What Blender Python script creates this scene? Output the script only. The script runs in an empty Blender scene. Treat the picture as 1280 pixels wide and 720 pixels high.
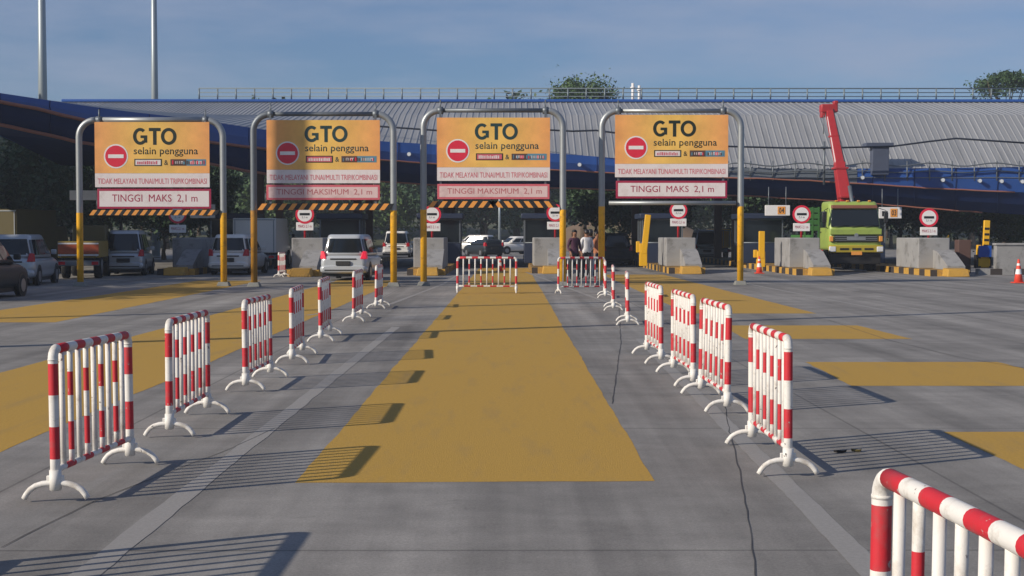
import bpy, bmesh, math, random
from mathutils import Vector, Matrix
random.seed(7)
S = bpy.context.scene
C = S.collection
R = math.radians

# ------------------------------------------------------------------ camera
F, HOR, CAMZ = 1850.0, 292.5, 1.7          # focal length in px of a 1280 wide picture
PITCH = math.atan((360 - HOR) / F)
YAW = 5.0 / F
cam = bpy.data.cameras.new('camera')
cam.sensor_width = 36.0
cam.lens = 36.0 * F / 1280.0
cam.clip_start, cam.clip_end = 0.1, 4000
camo = bpy.data.objects.new('camera', cam)
C.objects.link(camo)
camo.location = (0, 0, CAMZ)
camo.rotation_euler = (R(90) - PITCH, 0, -YAW)
S.camera = camo

# ------------------------------------------------------------------ light
SUNV = Vector((-1.80, -0.98, 1.0)).normalized()
SUN_EL = math.asin(SUNV.z)
SUN_ROT = math.atan2(SUNV.x, SUNV.y)
w = bpy.data.worlds.new('World')
S.world = w
w.use_nodes = True
nt = w.node_tree
nt.nodes.clear()
out = nt.nodes.new('ShaderNodeOutputWorld')
bg = nt.nodes.new('ShaderNodeBackground')
bg.inputs['Strength'].default_value = 0.085
sky = nt.nodes.new('ShaderNodeTexSky')
sky.sky_type = 'NISHITA'
sky.sun_disc = False
sky.sun_elevation = SUN_EL
sky.sun_rotation = SUN_ROT
sky.altitude = 0
sky.air_density = 1.0
sky.dust_density = 0.6
sky.ozone_density = 3.0
# thin streaky cirrus over the sky texture
tc = nt.nodes.new('ShaderNodeTexCoord')
mp = nt.nodes.new('ShaderNodeMapping')
mp.inputs['Scale'].default_value = (5.0, 5.0, 24.0)
mp.inputs['Rotation'].default_value = (0.12, 0.1, 0.4)
ns = nt.nodes.new('ShaderNodeTexNoise')
ns.inputs['Scale'].default_value = 1.0
ns.inputs['Detail'].default_value = 7
ns.inputs['Roughness'].default_value = 0.55
cr = nt.nodes.new('ShaderNodeValToRGB')
cr.color_ramp.elements[0].position = 0.38
cr.color_ramp.elements[0].color = (0.06, 0.06, 0.06, 1)
cr.color_ramp.elements[1].position = 0.70
cr.color_ramp.elements[1].color = (0.66, 0.66, 0.66, 1)
mx = nt.nodes.new('ShaderNodeMix')
mx.data_type = 'RGBA'
mx.inputs['B'].default_value = (7.8, 6.5, 6.4, 1)
nt.links.new(tc.outputs['Generated'], mp.inputs['Vector'])
nt.links.new(mp.outputs['Vector'], ns.inputs['Vector'])
nt.links.new(ns.outputs['Fac'], cr.inputs['Fac'])
nt.links.new(cr.outputs['Color'], mx.inputs['Factor'])
nt.links.new(sky.outputs['Color'], mx.inputs['A'])
tint = nt.nodes.new('ShaderNodeMix')
tint.data_type = 'RGBA'
tint.blend_type = 'MULTIPLY'
tint.inputs['Factor'].default_value = 1
tint.inputs['B'].default_value = (0.42, 0.575, 0.79, 1)
nt.links.new(mx.outputs['Result'], tint.inputs['A'])
nt.links.new(tint.outputs['Result'], bg.inputs['Color'])
nt.links.new(bg.outputs['Background'], out.inputs['Surface'])

sun = bpy.data.lights.new('sun', 'SUN')
sun.energy = 3.8
sun.angle = R(0.5)
sun.color = (1.0, 0.90, 0.76)
suno = bpy.data.objects.new('sun', sun)
C.objects.link(suno)
suno.rotation_euler = (-SUNV).to_track_quat('-Z', 'Y').to_euler()
suno.location = (-40, -30, 40)

S.view_settings.view_transform = 'Standard'
S.view_settings.look = 'None'
S.view_settings.exposure = 0.28
S.view_settings.gamma = 1.0
S.view_settings.use_curve_mapping = False

# ------------------------------------------------------------------ pixel -> world helpers
FWD = Vector((math.sin(YAW) * math.cos(PITCH), math.cos(YAW) * math.cos(PITCH), -math.sin(PITCH)))
RIGHT = Vector((math.cos(YAW), -math.sin(YAW), 0))
UP = RIGHT.cross(FWD)
CAM = Vector((0, 0, CAMZ))


def ray(px, py):
    return FWD + RIGHT * ((px - 640) / F) + UP * ((360 - py) / F)


def at(px, py, Y):
    d = ray(px, py)
    return CAM + d * (Y / d.y)


def gnd(px, py, z=0.0):
    d = ray(px, py)
    return CAM + d * ((z - CAMZ) / d.z)


# ------------------------------------------------------------------ materials
MATS = {}


def mat(name, col, rough=0.6, metal=0.0, var=0.12, scale=6.0, dirt=None, dirt_amt=0.0, dirt_scale=3.0,
        bump=0.0, bump_scale=60.0, emit=None, estr=0.0, spec=0.5, coat=0.0, stretch=None, dirt_stretch=None, chips=None, chip_scale=22.0):
    if name in MATS:
        return MATS[name]
    m = bpy.data.materials.new(name)
    m.use_nodes = True
    t = m.node_tree
    b = t.nodes['Principled BSDF']
    b.inputs['Roughness'].default_value = rough
    b.inputs['Metallic'].default_value = metal
    b.inputs['Specular IOR Level'].default_value = spec
    b.inputs['Coat Weight'].default_value = coat
    co = t.nodes.new('ShaderNodeTexCoord')
    mpn = t.nodes.new('ShaderNodeMapping')
    if stretch:
        mpn.inputs['Scale'].default_value = stretch
    t.links.new(co.outputs['Object'], mpn.inputs['Vector'])
    n = t.nodes.new('ShaderNodeTexNoise')
    n.inputs['Scale'].default_value = scale
    n.inputs['Detail'].default_value = 5
    n.inputs['Roughness'].default_value = 0.6
    t.links.new(mpn.outputs['Vector'], n.inputs['Vector'])
    mixn = t.nodes.new('ShaderNodeMix')
    mixn.data_type = 'RGBA'
    mixn.inputs['A'].default_value = tuple(c * (1 - var) for c in col) + (1,)
    mixn.inputs['B'].default_value = tuple(min(1, c * (1 + var)) for c in col) + (1,)
    t.links.new(n.outputs['Fac'], mixn.inputs['Factor'])
    last = mixn.outputs['Result']
    if dirt:
        n2 = t.nodes.new('ShaderNodeTexNoise')
        n2.inputs['Scale'].default_value = dirt_scale
        n2.inputs['Detail'].default_value = 8
        n2.inputs['Roughness'].default_value = 0.7
        if dirt_stretch:
            mp2 = t.nodes.new('ShaderNodeMapping')
            mp2.inputs['Scale'].default_value = dirt_stretch
            t.links.new(co.outputs['Object'], mp2.inputs['Vector'])
            t.links.new(mp2.outputs['Vector'], n2.inputs['Vector'])
        else:
            t.links.new(mpn.outputs['Vector'], n2.inputs['Vector'])
        r = t.nodes.new('ShaderNodeValToRGB')
        r.color_ramp.elements[0].position = 0.52
        r.color_ramp.elements[1].position = 0.68
        r.color_ramp.elements[0].color = (0, 0, 0, 1)
        r.color_ramp.elements[1].color = (dirt_amt,) * 3 + (1,)
        t.links.new(n2.outputs['Fac'], r.inputs['Fac'])
        m2 = t.nodes.new('ShaderNodeMix')
        m2.data_type = 'RGBA'
        m2.inputs['B'].default_value = tuple(dirt) + (1,)
        t.links.new(last, m2.inputs['A'])
        t.links.new(r.outputs['Color'], m2.inputs['Factor'])
        last = m2.outputs['Result']
    if chips:
        n3 = t.nodes.new('ShaderNodeTexNoise')
        n3.inputs['Scale'].default_value = chip_scale
        n3.inputs['Detail'].default_value = 6
        n3.inputs['Roughness'].default_value = 0.65
        oi = t.nodes.new('ShaderNodeObjectInfo')
        ad = t.nodes.new('ShaderNodeVectorMath')
        sc3 = t.nodes.new('ShaderNodeVectorMath')
        sc3.operation = 'SCALE'
        sc3.inputs['Scale'].default_value = 1.0
        t.links.new(oi.outputs['Location'], sc3.inputs[0])
        t.links.new(co.outputs['Object'], ad.inputs[0])
        t.links.new(sc3.outputs['Vector'], ad.inputs[1])
        t.links.new(ad.outputs['Vector'], n3.inputs['Vector'])
        r3 = t.nodes.new('ShaderNodeValToRGB')
        r3.color_ramp.elements[0].position = 0.655
        r3.color_ramp.elements[1].position = 0.675
        r3.color_ramp.elements[0].color = (0, 0, 0, 1)
        r3.color_ramp.elements[1].color = (0.95, 0.95, 0.95, 1)
        t.links.new(n3.outputs['Fac'], r3.inputs['Fac'])
        m3 = t.nodes.new('ShaderNodeMix')
        m3.data_type = 'RGBA'
        m3.inputs['B'].default_value = tuple(chips) + (1,)
        t.links.new(last, m3.inputs['A'])
        t.links.new(r3.outputs['Color'], m3.inputs['Factor'])
        last = m3.outputs['Result']
    t.links.new(last, b.inputs['Base Color'])
    if bump > 0:
        nb = t.nodes.new('ShaderNodeTexNoise')
        nb.inputs['Scale'].default_value = bump_scale
        nb.inputs['Detail'].default_value = 4
        t.links.new(co.outputs['Object'], nb.inputs['Vector'])
        bp = t.nodes.new('ShaderNodeBump')
        bp.inputs['Strength'].default_value = bump
        bp.inputs['Distance'].default_value = 0.02
        t.links.new(nb.outputs['Fac'], bp.inputs['Height'])
        t.links.new(bp.outputs['Normal'], b.inputs['Normal'])
    if emit:
        b.inputs['Emission Color'].default_value = tuple(emit) + (1,)
        b.inputs['Emission Strength'].default_value = estr
    MATS[name] = m
    return m


def road_material():
    m = bpy.data.materials.new('worn_concrete')
    m.use_nodes = True
    t = m.node_tree
    N, L = t.nodes.new, t.links.new
    b = t.nodes['Principled BSDF']
    b.inputs['Roughness'].default_value = 0.85
    b.inputs['Specular IOR Level'].default_value = 0.3
    co = N('ShaderNodeTexCoord')

    def noise(scale, detail, sc=(1, 1, 1), rough=0.6, dist=0.0):
        mpn = N('ShaderNodeMapping')
        mpn.inputs['Scale'].default_value = sc
        L(co.outputs['Object'], mpn.inputs['Vector'])
        n = N('ShaderNodeTexNoise')
        n.inputs['Scale'].default_value = scale
        n.inputs['Detail'].default_value = detail
        n.inputs['Roughness'].default_value = rough
        n.inputs['Distortion'].default_value = dist
        L(mpn.outputs['Vector'], n.inputs['Vector'])
        return n.outputs['Fac']

    def ramp(f, p0, p1, c0, c1):
        r = N('ShaderNodeValToRGB')
        r.color_ramp.elements[0].position = p0
        r.color_ramp.elements[1].position = p1
        r.color_ramp.elements[0].color = (c0, c0, c0, 1)
        r.color_ramp.elements[1].color = (c1, c1, c1, 1)
        L(f, r.inputs['Fac'])
        return r.outputs['Color']

    def mul(a, c):
        x = N('ShaderNodeMix')
        x.data_type = 'RGBA'
        x.blend_type = 'MULTIPLY'
        x.inputs['Factor'].default_value = 1
        L(a, x.inputs['A'])
        L(c, x.inputs['B'])
        return x.outputs['Result']

    base = N('ShaderNodeRGB')
    base.outputs[0].default_value = (0.290, 0.275, 0.256, 1)
    c = base.outputs[0]
    c = mul(c, ramp(noise(0.22, 6), 0.32, 0.68, 0.80, 1.12))                      # big blotches
    c = mul(c, ramp(noise(1.3, 8, rough=0.7), 0.35, 0.68, 0.82, 1.12))            # stains
    c = mul(c, ramp(noise(2.1, 9, rough=0.75, dist=0.6), 0.30, 0.42, 0.80, 1.0))   # oil spots
    c = mul(c, ramp(noise(0.35, 4, (1.0, 0.35, 1), dist=1.5), 0.56, 0.66, 1.0, 0.84))  # rubber marks
    c = mul(c, ramp(noise(0.9, 5, (1.6, 0.05, 1)), 0.36, 0.66, 0.68, 1.12))       # streaks along the lanes
    c = mul(c, ramp(noise(3.0, 6, (0.12, 1.0, 1)), 0.30, 0.70, 0.92, 1.06))       # brushed finish across the lane
    c = mul(c, ramp(noise(55, 4, rough=0.8), 0.30, 0.70, 0.76, 1.20))                        # grain
    # slab joints
    sep = N('ShaderNodeSeparateXYZ')
    L(co.outputs['Object'], sep.inputs[0])

    def joint(sock, pitch, off, wdt):
        a = N('ShaderNodeMath'); a.operation = 'ADD'; a.inputs[1].default_value = off
        L(sock, a.inputs[0])
        p = N('ShaderNodeMath'); p.operation = 'PINGPONG'; p.inputs[1].default_value = pitch / 2
        L(a.outputs[0], p.inputs[0])
        g = N('ShaderNodeMath'); g.operation = 'SUBTRACT'; g.inputs[1].default_value = 0
        L(p.outputs[0], g.inputs[0])
        mr = N('ShaderNodeMapRange')
        mr.inputs['From Min'].default_value = wdt * 0.4
        mr.inputs['From Max'].default_value = wdt
        mr.inputs['To Min'].default_value = 0.62
        mr.inputs['To Max'].default_value = 1.0
        L(g.outputs[0], mr.inputs['Value'])
        return mr.outputs['Result']
    c = mul(c, joint(sep.outputs['Y'], 5.0, 2.1, 0.022))
    c = mul(c, joint(sep.outputs['X'], 6.4, 3.35, 0.016))
    # fine dark cracks
    vm = N('ShaderNodeMapping')
    L(co.outputs['Object'], vm.inputs['Vector'])
    L(c, b.inputs['Base Color'])
    bp = N('ShaderNodeBump')
    bp.inputs['Strength'].default_value = 0.25
    bp.inputs['Distance'].default_value = 0.01
    L(noise(90, 4), bp.inputs['Height'])
    L(bp.outputs['Normal'], b.inputs['Normal'])
    return m


def print_material():
    """printed sign film: orange at the rim running to yellow in the middle of the panel"""
    m = bpy.data.materials.new('orange_sign_print')
    m.use_nodes = True
    t = m.node_tree
    N, L = t.nodes.new, t.links.new
    b = t.nodes['Principled BSDF']
    b.inputs['Roughness'].default_value = 0.55
    co = N('ShaderNodeTexCoord')
    mpn = N('ShaderNodeMapping')
    mpn.inputs['Location'].default_value = (0, 0, -1.3)
    mpn.inputs['Scale'].default_value = (0.55, 0.0, 0.28)
    L(co.outputs['Generated'], mpn.inputs['Vector'])
    g = N('ShaderNodeTexGradient')
    g.gradient_type = 'LINEAR'
    mpn.inputs['Location'].default_value = (0, 0, 0)
    mpn.inputs['Scale'].default_value = (1, 1, 1)
    sep = N('ShaderNodeSeparateXYZ')
    L(co.outputs['Generated'], sep.inputs[0])
    pp = N('ShaderNodeMath'); pp.operation = 'PINGPONG'; pp.inputs[1].default_value = 0.5
    L(sep.outputs['X'], pp.inputs[0])
    r = N('ShaderNodeValToRGB')
    r.color_ramp.elements[0].position = 0.02
    r.color_ramp.elements[0].color = (0.90, 0.40, 0.125, 1)
    r.color_ramp.elements[1].position = 0.42
    r.color_ramp.elements[1].color = (0.92, 0.56, 0.125, 1)
    L(pp.outputs[0], r.inputs['Fac'])
    n = N('ShaderNodeTexNoise')
    n.inputs['Scale'].default_value = 1.8
    n.inputs['Detail'].default_value = 6
    L(co.outputs['Object'], n.inputs['Vector'])
    r2 = N('ShaderNodeValToRGB')
    r2.color_ramp.elements[0].position = 0.35
    r2.color_ramp.elements[0].color = (0.82, 0.82, 0.80, 1)
    r2.color_ramp.elements[1].position = 0.65
    r2.color_ramp.elements[1].color = (1, 1, 1, 1)
    L(n.outputs['Fac'], r2.inputs['Fac'])
    x = N('ShaderNodeMix'); x.data_type = 'RGBA'; x.blend_type = 'MULTIPLY'
    x.inputs['Factor'].default_value = 1
    L(r.outputs['Color'], x.inputs['A'])
    L(r2.outputs['Color'], x.inputs['B'])
    L(x.outputs['Result'], b.inputs['Base Color'])
    return m


def leaf_material(name, c0, c1):
    m = bpy.data.materials.new(name)
    m.use_nodes = True
    t = m.node_tree
    N, L = t.nodes.new, t.links.new
    b = t.nodes['Principled BSDF']
    b.inputs['Roughness'].default_value = 0.6
    b.inputs['Specular IOR Level'].default_value = 0.25
    co = N('ShaderNodeTexCoord')
    n = N('ShaderNodeTexNoise')
    n.inputs['Scale'].default_value = 0.9
    n.inputs['Detail'].default_value = 8
    n.inputs['Roughness'].default_value = 0.75
    L(co.outputs['Object'], n.inputs['Vector'])
    r = N('ShaderNodeValToRGB')
    r.color_ramp.elements[0].position = 0.35
    r.color_ramp.elements[0].color = tuple(c0) + (1,)
    r.color_ramp.elements[1].position = 0.65
    r.color_ramp.elements[1].color = tuple(c1) + (1,)
    L(n.outputs['Fac'], r.inputs['Fac'])
    L(r.outputs['Color'], b.inputs['Base Color'])
    return m


M = {}
M['road'] = road_material()
M['yellow_road'] = mat('yellow_road_paint', (0.45, 0.272, 0.052), 0.85, var=0.30, scale=38, dirt=(0.33, 0.22, 0.085), dirt_amt=0.5,
                       dirt_scale=2.2, bump=0.3, bump_scale=90, spec=0.3, dirt_stretch=(1.6, 0.22, 1))
M['faded'] = mat('faded_white_line', (0.279, 0.267, 0.252), 0.85, var=0.25, scale=40, dirt=(0.252, 0.24, 0.227), dirt_amt=1.0, dirt_scale=1.8)
M['seal'] = mat('tar_seal', (0.06, 0.058, 0.056), 0.8)
M['white'] = mat('white_barrier_paint', (0.75, 0.72, 0.67), 0.65, var=0.06, scale=14, dirt=(0.36, 0.30, 0.23), dirt_amt=0.7, dirt_scale=7, bump=0.06, bump_scale=120, chips=(0.07, 0.055, 0.05))
M['red'] = mat('red_barrier_paint', (0.55, 0.02, 0.032), 0.62, var=0.12, scale=12, dirt=(0.36, 0.08, 0.08), dirt_amt=0.75, dirt_scale=9, bump=0.06, bump_scale=120, chips=(0.45, 0.36, 0.33))
M['chip'] = mat('bare_rusty_chip', (0.06, 0.04, 0.035), 0.8)
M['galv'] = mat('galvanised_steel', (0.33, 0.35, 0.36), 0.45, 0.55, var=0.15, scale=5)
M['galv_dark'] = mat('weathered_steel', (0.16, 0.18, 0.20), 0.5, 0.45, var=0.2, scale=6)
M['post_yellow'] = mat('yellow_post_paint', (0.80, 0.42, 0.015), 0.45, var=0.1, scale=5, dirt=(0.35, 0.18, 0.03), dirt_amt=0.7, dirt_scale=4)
M['post_shaded'] = mat('shaded_post_paint', (0.46, 0.22, 0.02), 0.55, var=0.18, scale=5, dirt=(0.18, 0.09, 0.03), dirt_amt=0.8, dirt_scale=3)  # darker copy of the yellow post paint, shade put into the colour
M['footing'] = mat('concrete_footing', (0.22, 0.22, 0.20), 0.85, var=0.2, scale=8)
M['print'] = print_material()
M['white_print'] = mat('white_sign_film', (0.76, 0.69, 0.68), 0.5, var=0.05, scale=3, dirt=(0.55, 0.45, 0.42), dirt_amt=0.5, dirt_scale=2)
M['pink_print'] = mat('sun_faded_sign_film', (0.72, 0.53, 0.51), 0.5, var=0.08, scale=3, dirt=(0.50, 0.33, 0.32), dirt_amt=0.6, dirt_scale=2)
M['maroon'] = mat('maroon_sign_print', (0.36, 0.015, 0.06), 0.5)
M['faded_red'] = mat('faded_red_print', (0.62, 0.12, 0.15), 0.5)
M['ink'] = mat('dark_green_ink', (0.012, 0.045, 0.045), 0.5)
M['ink_dark'] = mat('dark_ink', (0.012, 0.022, 0.012), 0.5)
M['signred'] = mat('sign_red', (0.70, 0.022, 0.055), 0.45)
M['signwhite'] = mat('sign_white', (0.80, 0.78, 0.76), 0.45)
M['black'] = mat('black_paint', (0.014, 0.014, 0.016), 0.5)
M['tape_orange'] = mat('orange_hazard_paint', (0.80, 0.33, 0.06), 0.5)
M['roof'] = mat('roof_sheet_metal', (0.345, 0.35, 0.355), 0.5, 0.25, var=0.16, scale=0.35, dirt=(0.22, 0.225, 0.23), dirt_amt=0.8, dirt_scale=1.1, stretch=(2.6, 0.12, 0.12))
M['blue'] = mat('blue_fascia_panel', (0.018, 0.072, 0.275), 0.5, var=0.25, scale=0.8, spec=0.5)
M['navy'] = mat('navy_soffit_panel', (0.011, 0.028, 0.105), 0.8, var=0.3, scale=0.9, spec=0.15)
M['trim'] = mat('orange_trim', (0.30, 0.115, 0.075), 0.6)
M['ridge'] = mat('blue_ridge_cap', (0.02, 0.09, 0.34), 0.45)
M['concrete'] = mat('island_concrete', (0.29, 0.285, 0.28), 0.9, var=0.2, scale=2.0, dirt=(0.14, 0.135, 0.125), dirt_amt=0.9, dirt_scale=1.7, bump=0.2)
M['kerb_yellow'] = mat('kerb_yellow_paint', (0.52, 0.29, 0.045), 0.7, var=0.2, scale=4, dirt=(0.25, 0.16, 0.06), dirt_amt=0.8, dirt_scale=3)
M['kerb_black'] = mat('kerb_black_paint', (0.045, 0.035, 0.03), 0.7, var=0.3, scale=4)
M['booth'] = mat('booth_panel', (0.018, 0.028, 0.06), 0.5, var=0.25, scale=1.5)
M['glass'] = mat('dark_glass', (0.010, 0.014, 0.018), 0.08, var=0.0, spec=0.5)
M['column'] = mat('brown_column_paint', (0.10, 0.055, 0.045), 0.7, var=0.2, scale=2)
M['rubber'] = mat('tyre_rubber', (0.015, 0.015, 0.015), 0.8)
M['rim'] = mat('alloy_rim', (0.35, 0.35, 0.36), 0.35, 0.8)
M['car_white'] = mat('white_car_paint', (0.76, 0.74, 0.70), 0.3, var=0.03, scale=2, coat=0.4)
M['car_silver'] = mat('silver_car_paint', (0.44, 0.47, 0.50), 0.3, 0.35, var=0.05, scale=2, coat=0.4)
M['car_grey'] = mat('silver_white_car_paint', (0.52, 0.55, 0.58), 0.3, 0.2, var=0.04, scale=2, coat=0.4)
M['car_dark'] = mat('dark_car_paint', (0.014, 0.02, 0.026), 0.5, 0.0, var=0.1, scale=2, coat=0.05)
M['trim_black'] = mat('black_car_trim', (0.015, 0.015, 0.016), 0.5)
M['tail'] = mat('tail_lamp_red', (0.50, 0.01, 0.02), 0.25)
M['brake'] = mat('lit_brake_lamp', (0.8, 0.02, 0.05), 0.3, emit=(1.0, 0.03, 0.08), estr=0.25)
M['clear'] = mat('clear_lamp', (0.70, 0.72, 0.74), 0.2)
M['plate'] = mat('number_plate', (0.03, 0.03, 0.03), 0.5)
M['lime'] = mat('lime_truck_paint', (0.32, 0.42, 0.085), 0.4, var=0.08, scale=2, dirt=(0.20, 0.26, 0.06), dirt_amt=0.6, dirt_scale=2, coat=0.2)
M['bed_green'] = mat('green_bed_paint', (0.05, 0.17, 0.04), 0.55, var=0.15, scale=3)
M['crane_red'] = mat('red_crane_paint', (0.42, 0.028, 0.032), 0.4, var=0.1, scale=2, dirt=(0.30, 0.03, 0.03), dirt_amt=0.6)
M['truck_yellow'] = mat('yellow_bumper_paint', (0.42, 0.33, 0.03), 0.45, var=0.1, scale=3)
M['machine'] = mat('gate_yellow', (0.80, 0.43, 0.01), 0.45, var=0.06)
M['blue_panel'] = mat('bright_blue_panel', (0.01, 0.08, 0.40), 0.5)
M['cone'] = mat('orange_cone', (0.75, 0.07, 0.035), 0.55, var=0.1)
M['mast'] = mat('mast_paint', (0.33, 0.38, 0.40), 0.4, 0.3, var=0.06, scale=1)
M['rail'] = mat('grey_rail_paint', (0.20, 0.24, 0.26), 0.5, 0.2)
M['slate'] = mat('slate_blue_paint', (0.07, 0.085, 0.13), 0.6, var=0.2, scale=2)
M['cable'] = mat('black_cable', (0.012, 0.018, 0.035), 0.6)
M['bark'] = mat('bark', (0.09, 0.065, 0.045), 0.9, var=0.3, scale=5)
M['leaf'] = leaf_material('leaves_mid_green', (0.045, 0.085, 0.036), (0.095, 0.155, 0.06))
M['leaf_dark'] = leaf_material('leaves_dark_green', (0.03, 0.062, 0.03), (0.065, 0.115, 0.048))
M['leaf_pale'] = leaf_material('leaves_pale_green', (0.04, 0.075, 0.02), (0.09, 0.14, 0.04))
M['earth'] = mat('dry_earth', (0.20, 0.135, 0.085), 0.95, var=0.3, scale=0.6, dirt=(0.07, 0.09, 0.03), dirt_amt=0.9, dirt_scale=0.25)
M['grassland'] = mat('grassy_ground', (0.075, 0.085, 0.04), 0.95, var=0.35, scale=0.3, dirt=(0.16, 0.12, 0.07), dirt_amt=0.8, dirt_scale=0.1)
M['skin'] = mat('skin', (0.27, 0.13, 0.075), 0.6)
M['hair'] = mat('black_hair', (0.010, 0.008, 0.008), 0.5)
M['plum'] = mat('plum_cloth', (0.07, 0.022, 0.05), 0.85)
M['whitecloth'] = mat('white_cloth', (0.72, 0.72, 0.74), 0.85)
M['blackcloth'] = mat('black_cloth', (0.014, 0.015, 0.022), 0.85)
M['peach'] = mat('orange_cloth', (0.40, 0.15, 0.07), 0.85)
M['jeans'] = mat('blue_jeans', (0.025, 0.04, 0.08), 0.85)
M['rust_red'] = mat('rusty_red_paint', (0.42, 0.085, 0.03), 0.6, var=0.2)
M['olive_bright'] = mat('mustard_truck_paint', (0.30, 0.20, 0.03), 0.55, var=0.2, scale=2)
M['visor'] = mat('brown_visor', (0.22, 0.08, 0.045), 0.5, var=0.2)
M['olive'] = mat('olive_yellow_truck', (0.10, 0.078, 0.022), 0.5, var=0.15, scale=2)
M['tarp'] = mat('brown_tarpaulin', (0.12, 0.07, 0.05), 0.85, var=0.25, scale=2)


# ------------------------------------------------------------------ mesh builder
class MB:
    def __init__(self):
        self.bm = bmesh.new()

    def quad(self, pts, mi=0, smooth=False):
        vs = [self.bm.verts.new(p) for p in pts]
        f = self.bm.faces.new(vs)
        f.material_index = mi
        f.smooth = smooth
        return f

    def box(self, lo, hi, mi=0, bev=0.0, M4=None):
        x0, y0, z0 = lo
        x1, y1, z1 = hi
        P = [(x0, y0, z0), (x1, y0, z0), (x1, y1, z0), (x0, y1, z0), (x0, y0, z1), (x1, y0, z1), (x1, y1, z1), (x0, y1, z1)]
        return self.hexa(P, mi, bev, M4)

    def hexa(self, P, mi=0, bev=0.0, M4=None):
        vs = [self.bm.verts.new(M4 @ Vector(p) if M4 else p) for p in P]
        fs = []
        for idx in ((3, 2, 1, 0), (4, 5, 6, 7), (0, 1, 5, 4), (1, 2, 6, 5), (2, 3, 7, 6), (3, 0, 4, 7)):
            f = self.bm.faces.new([vs[i] for i in idx])
            f.material_index = mi
            fs.append(f)
        if bev > 0:
            es = list({e for f in fs for e in f.edges})
            r = bmesh.ops.bevel(self.bm, geom=es, offset=bev, segments=2, profile=0.5, affect='EDGES')
            for f in r['faces']:
                f.material_index = mi
                f.smooth = True
        return vs

    def tube(self, pts, r, seg=12, mi=0, cap=True, mis=None):
        """pts: path; r: radius or list; mis: material index per path segment"""
        pts = [Vector(p) for p in pts]
        n = len(pts)
        rs = r if isinstance(r, (list, tuple)) else [r] * n
        rings = []
        ref = None
        for i in range(n):
            d = (pts[min(i + 1, n - 1)] - pts[max(i - 1, 0)]).normalized()
            if ref is None:
                ref = Vector((0, 0, 1)) if abs(d.z) < 0.9 else Vector((1, 0, 0))
            u = d.cross(ref).normalized()
            v = d.cross(u).normalized()
            ref = -v if False else ref
            if abs(d.dot(ref)) > 0.95:
                ref = u
                u = d.cross(ref).normalized()
                v = d.cross(u).normalized()
            rings.append([pts[i] + (u * math.cos(2 * math.pi * k / seg) + v * math.sin(2 * math.pi * k / seg)) * rs[i] for k in range(seg)])
        # align rings to avoid twist
        for i in range(1, n):
            best = min(range(seg), key=lambda s: sum((rings[i][(k + s) % seg] - rings[i - 1][k]).length_squared for k in range(0, seg, max(1, seg // 4))))
            rings[i] = rings[i][best:] + rings[i][:best]
            rev = [rings[i][0]] + rings[i][:0:-1]
            if sum((rev[k] - rings[i - 1][k]).length_squared for k in range(seg)) < sum((rings[i][k] - rings[i - 1][k]).length_squared for k in range(seg)):
                rings[i] = rev
        vr = [[self.bm.verts.new(p) for p in ring] for ring in rings]
        for i in range(n - 1):
            m = mis[i] if mis else mi
            for k in range(seg):
                f = self.bm.faces.new((vr[i][k], vr[i][(k + 1) % seg], vr[i + 1][(k + 1) % seg], vr[i + 1][k]))
                f.smooth = True
                f.material_index = m
        if cap:
            f = self.bm.faces.new(vr[0]); f.material_index = mis[0] if mis else mi
            f = self.bm.faces.new(vr[-1]); f.material_index = mis[-1] if mis else mi
        return self

    def loft(self, rings, mi=0, cap=True, closed=True, smooth=True):
        vr = [[self.bm.verts.new(p) for p in ring] for ring in rings]
        s = len(rings[0])
        for i in range(len(rings) - 1):
            for k in range(s if closed else s - 1):
                f = self.bm.faces.new((vr[i][k], vr[i][(k + 1) % s], vr[i + 1][(k + 1) % s], vr[i + 1][k]))
                f.smooth = smooth
                f.material_index = mi
        if cap:
            for ring in (vr[0], vr[-1]):
                f = self.bm.faces.new(ring)
                f.material_index = mi
        return vr

    def disc(self, c, r, nrm=(0, -1, 0), depth=0.02, seg=28, mi=0):
        c, nrm = Vector(c), Vector(nrm).normalized()
        self.tube([c, c + nrm * depth], r, seg, mi)
        return self

    def prism(self, poly, y0, y1, mi=0):
        """poly in x,z swept along y"""
        a = [self.bm.verts.new((p[0], y0, p[1])) for p in poly]
        b = [self.bm.verts.new((p[0], y1, p[1])) for p in poly]
        n = len(poly)
        for vs in (a, b):
            f = self.bm.faces.new(vs); f.material_index = mi
        for k in range(n):
            f = self.bm.faces.new((a[k], a[(k + 1) % n], b[(k + 1) % n], b[k])); f.material_index = mi
        return self

    def prism_x(self, poly, x0, x1, mi=0):
        a = [self.bm.verts.new((x0, p[0], p[1])) for p in poly]
        b = [self.bm.verts.new((x1, p[0], p[1])) for p in poly]
        n = len(poly)
        for vs in (a, b):
            f = self.bm.faces.new(vs); f.material_index = mi
        for k in range(n):
            f = self.bm.faces.new((a[k], a[(k + 1) % n], b[(k + 1) % n], b[k])); f.material_index = mi
        return self

    def build(self, name, mats, parent=None, origin=None):
        bm = self.bm
        if origin is not None:
            bmesh.ops.translate(bm, vec=-Vector(origin), verts=bm.verts)
        bmesh.ops.recalc_face_normals(bm, faces=bm.faces)
        me = bpy.data.meshes.new(name)
        bm.to_mesh(me)
        bm.free()
        for m in (mats if isinstance(mats, (list, tuple)) else [mats]):
            me.materials.append(m)
        o = bpy.data.objects.new(name, me)
        C.objects.link(o)
        if parent:
            o.parent = parent
        return o


def tag(o, label=None, cat=None, group=None, kind=None):
    if label: o['label'] = label
    if cat: o['category'] = cat
    if group: o['group'] = group
    if kind: o['kind'] = kind
    return o


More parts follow.
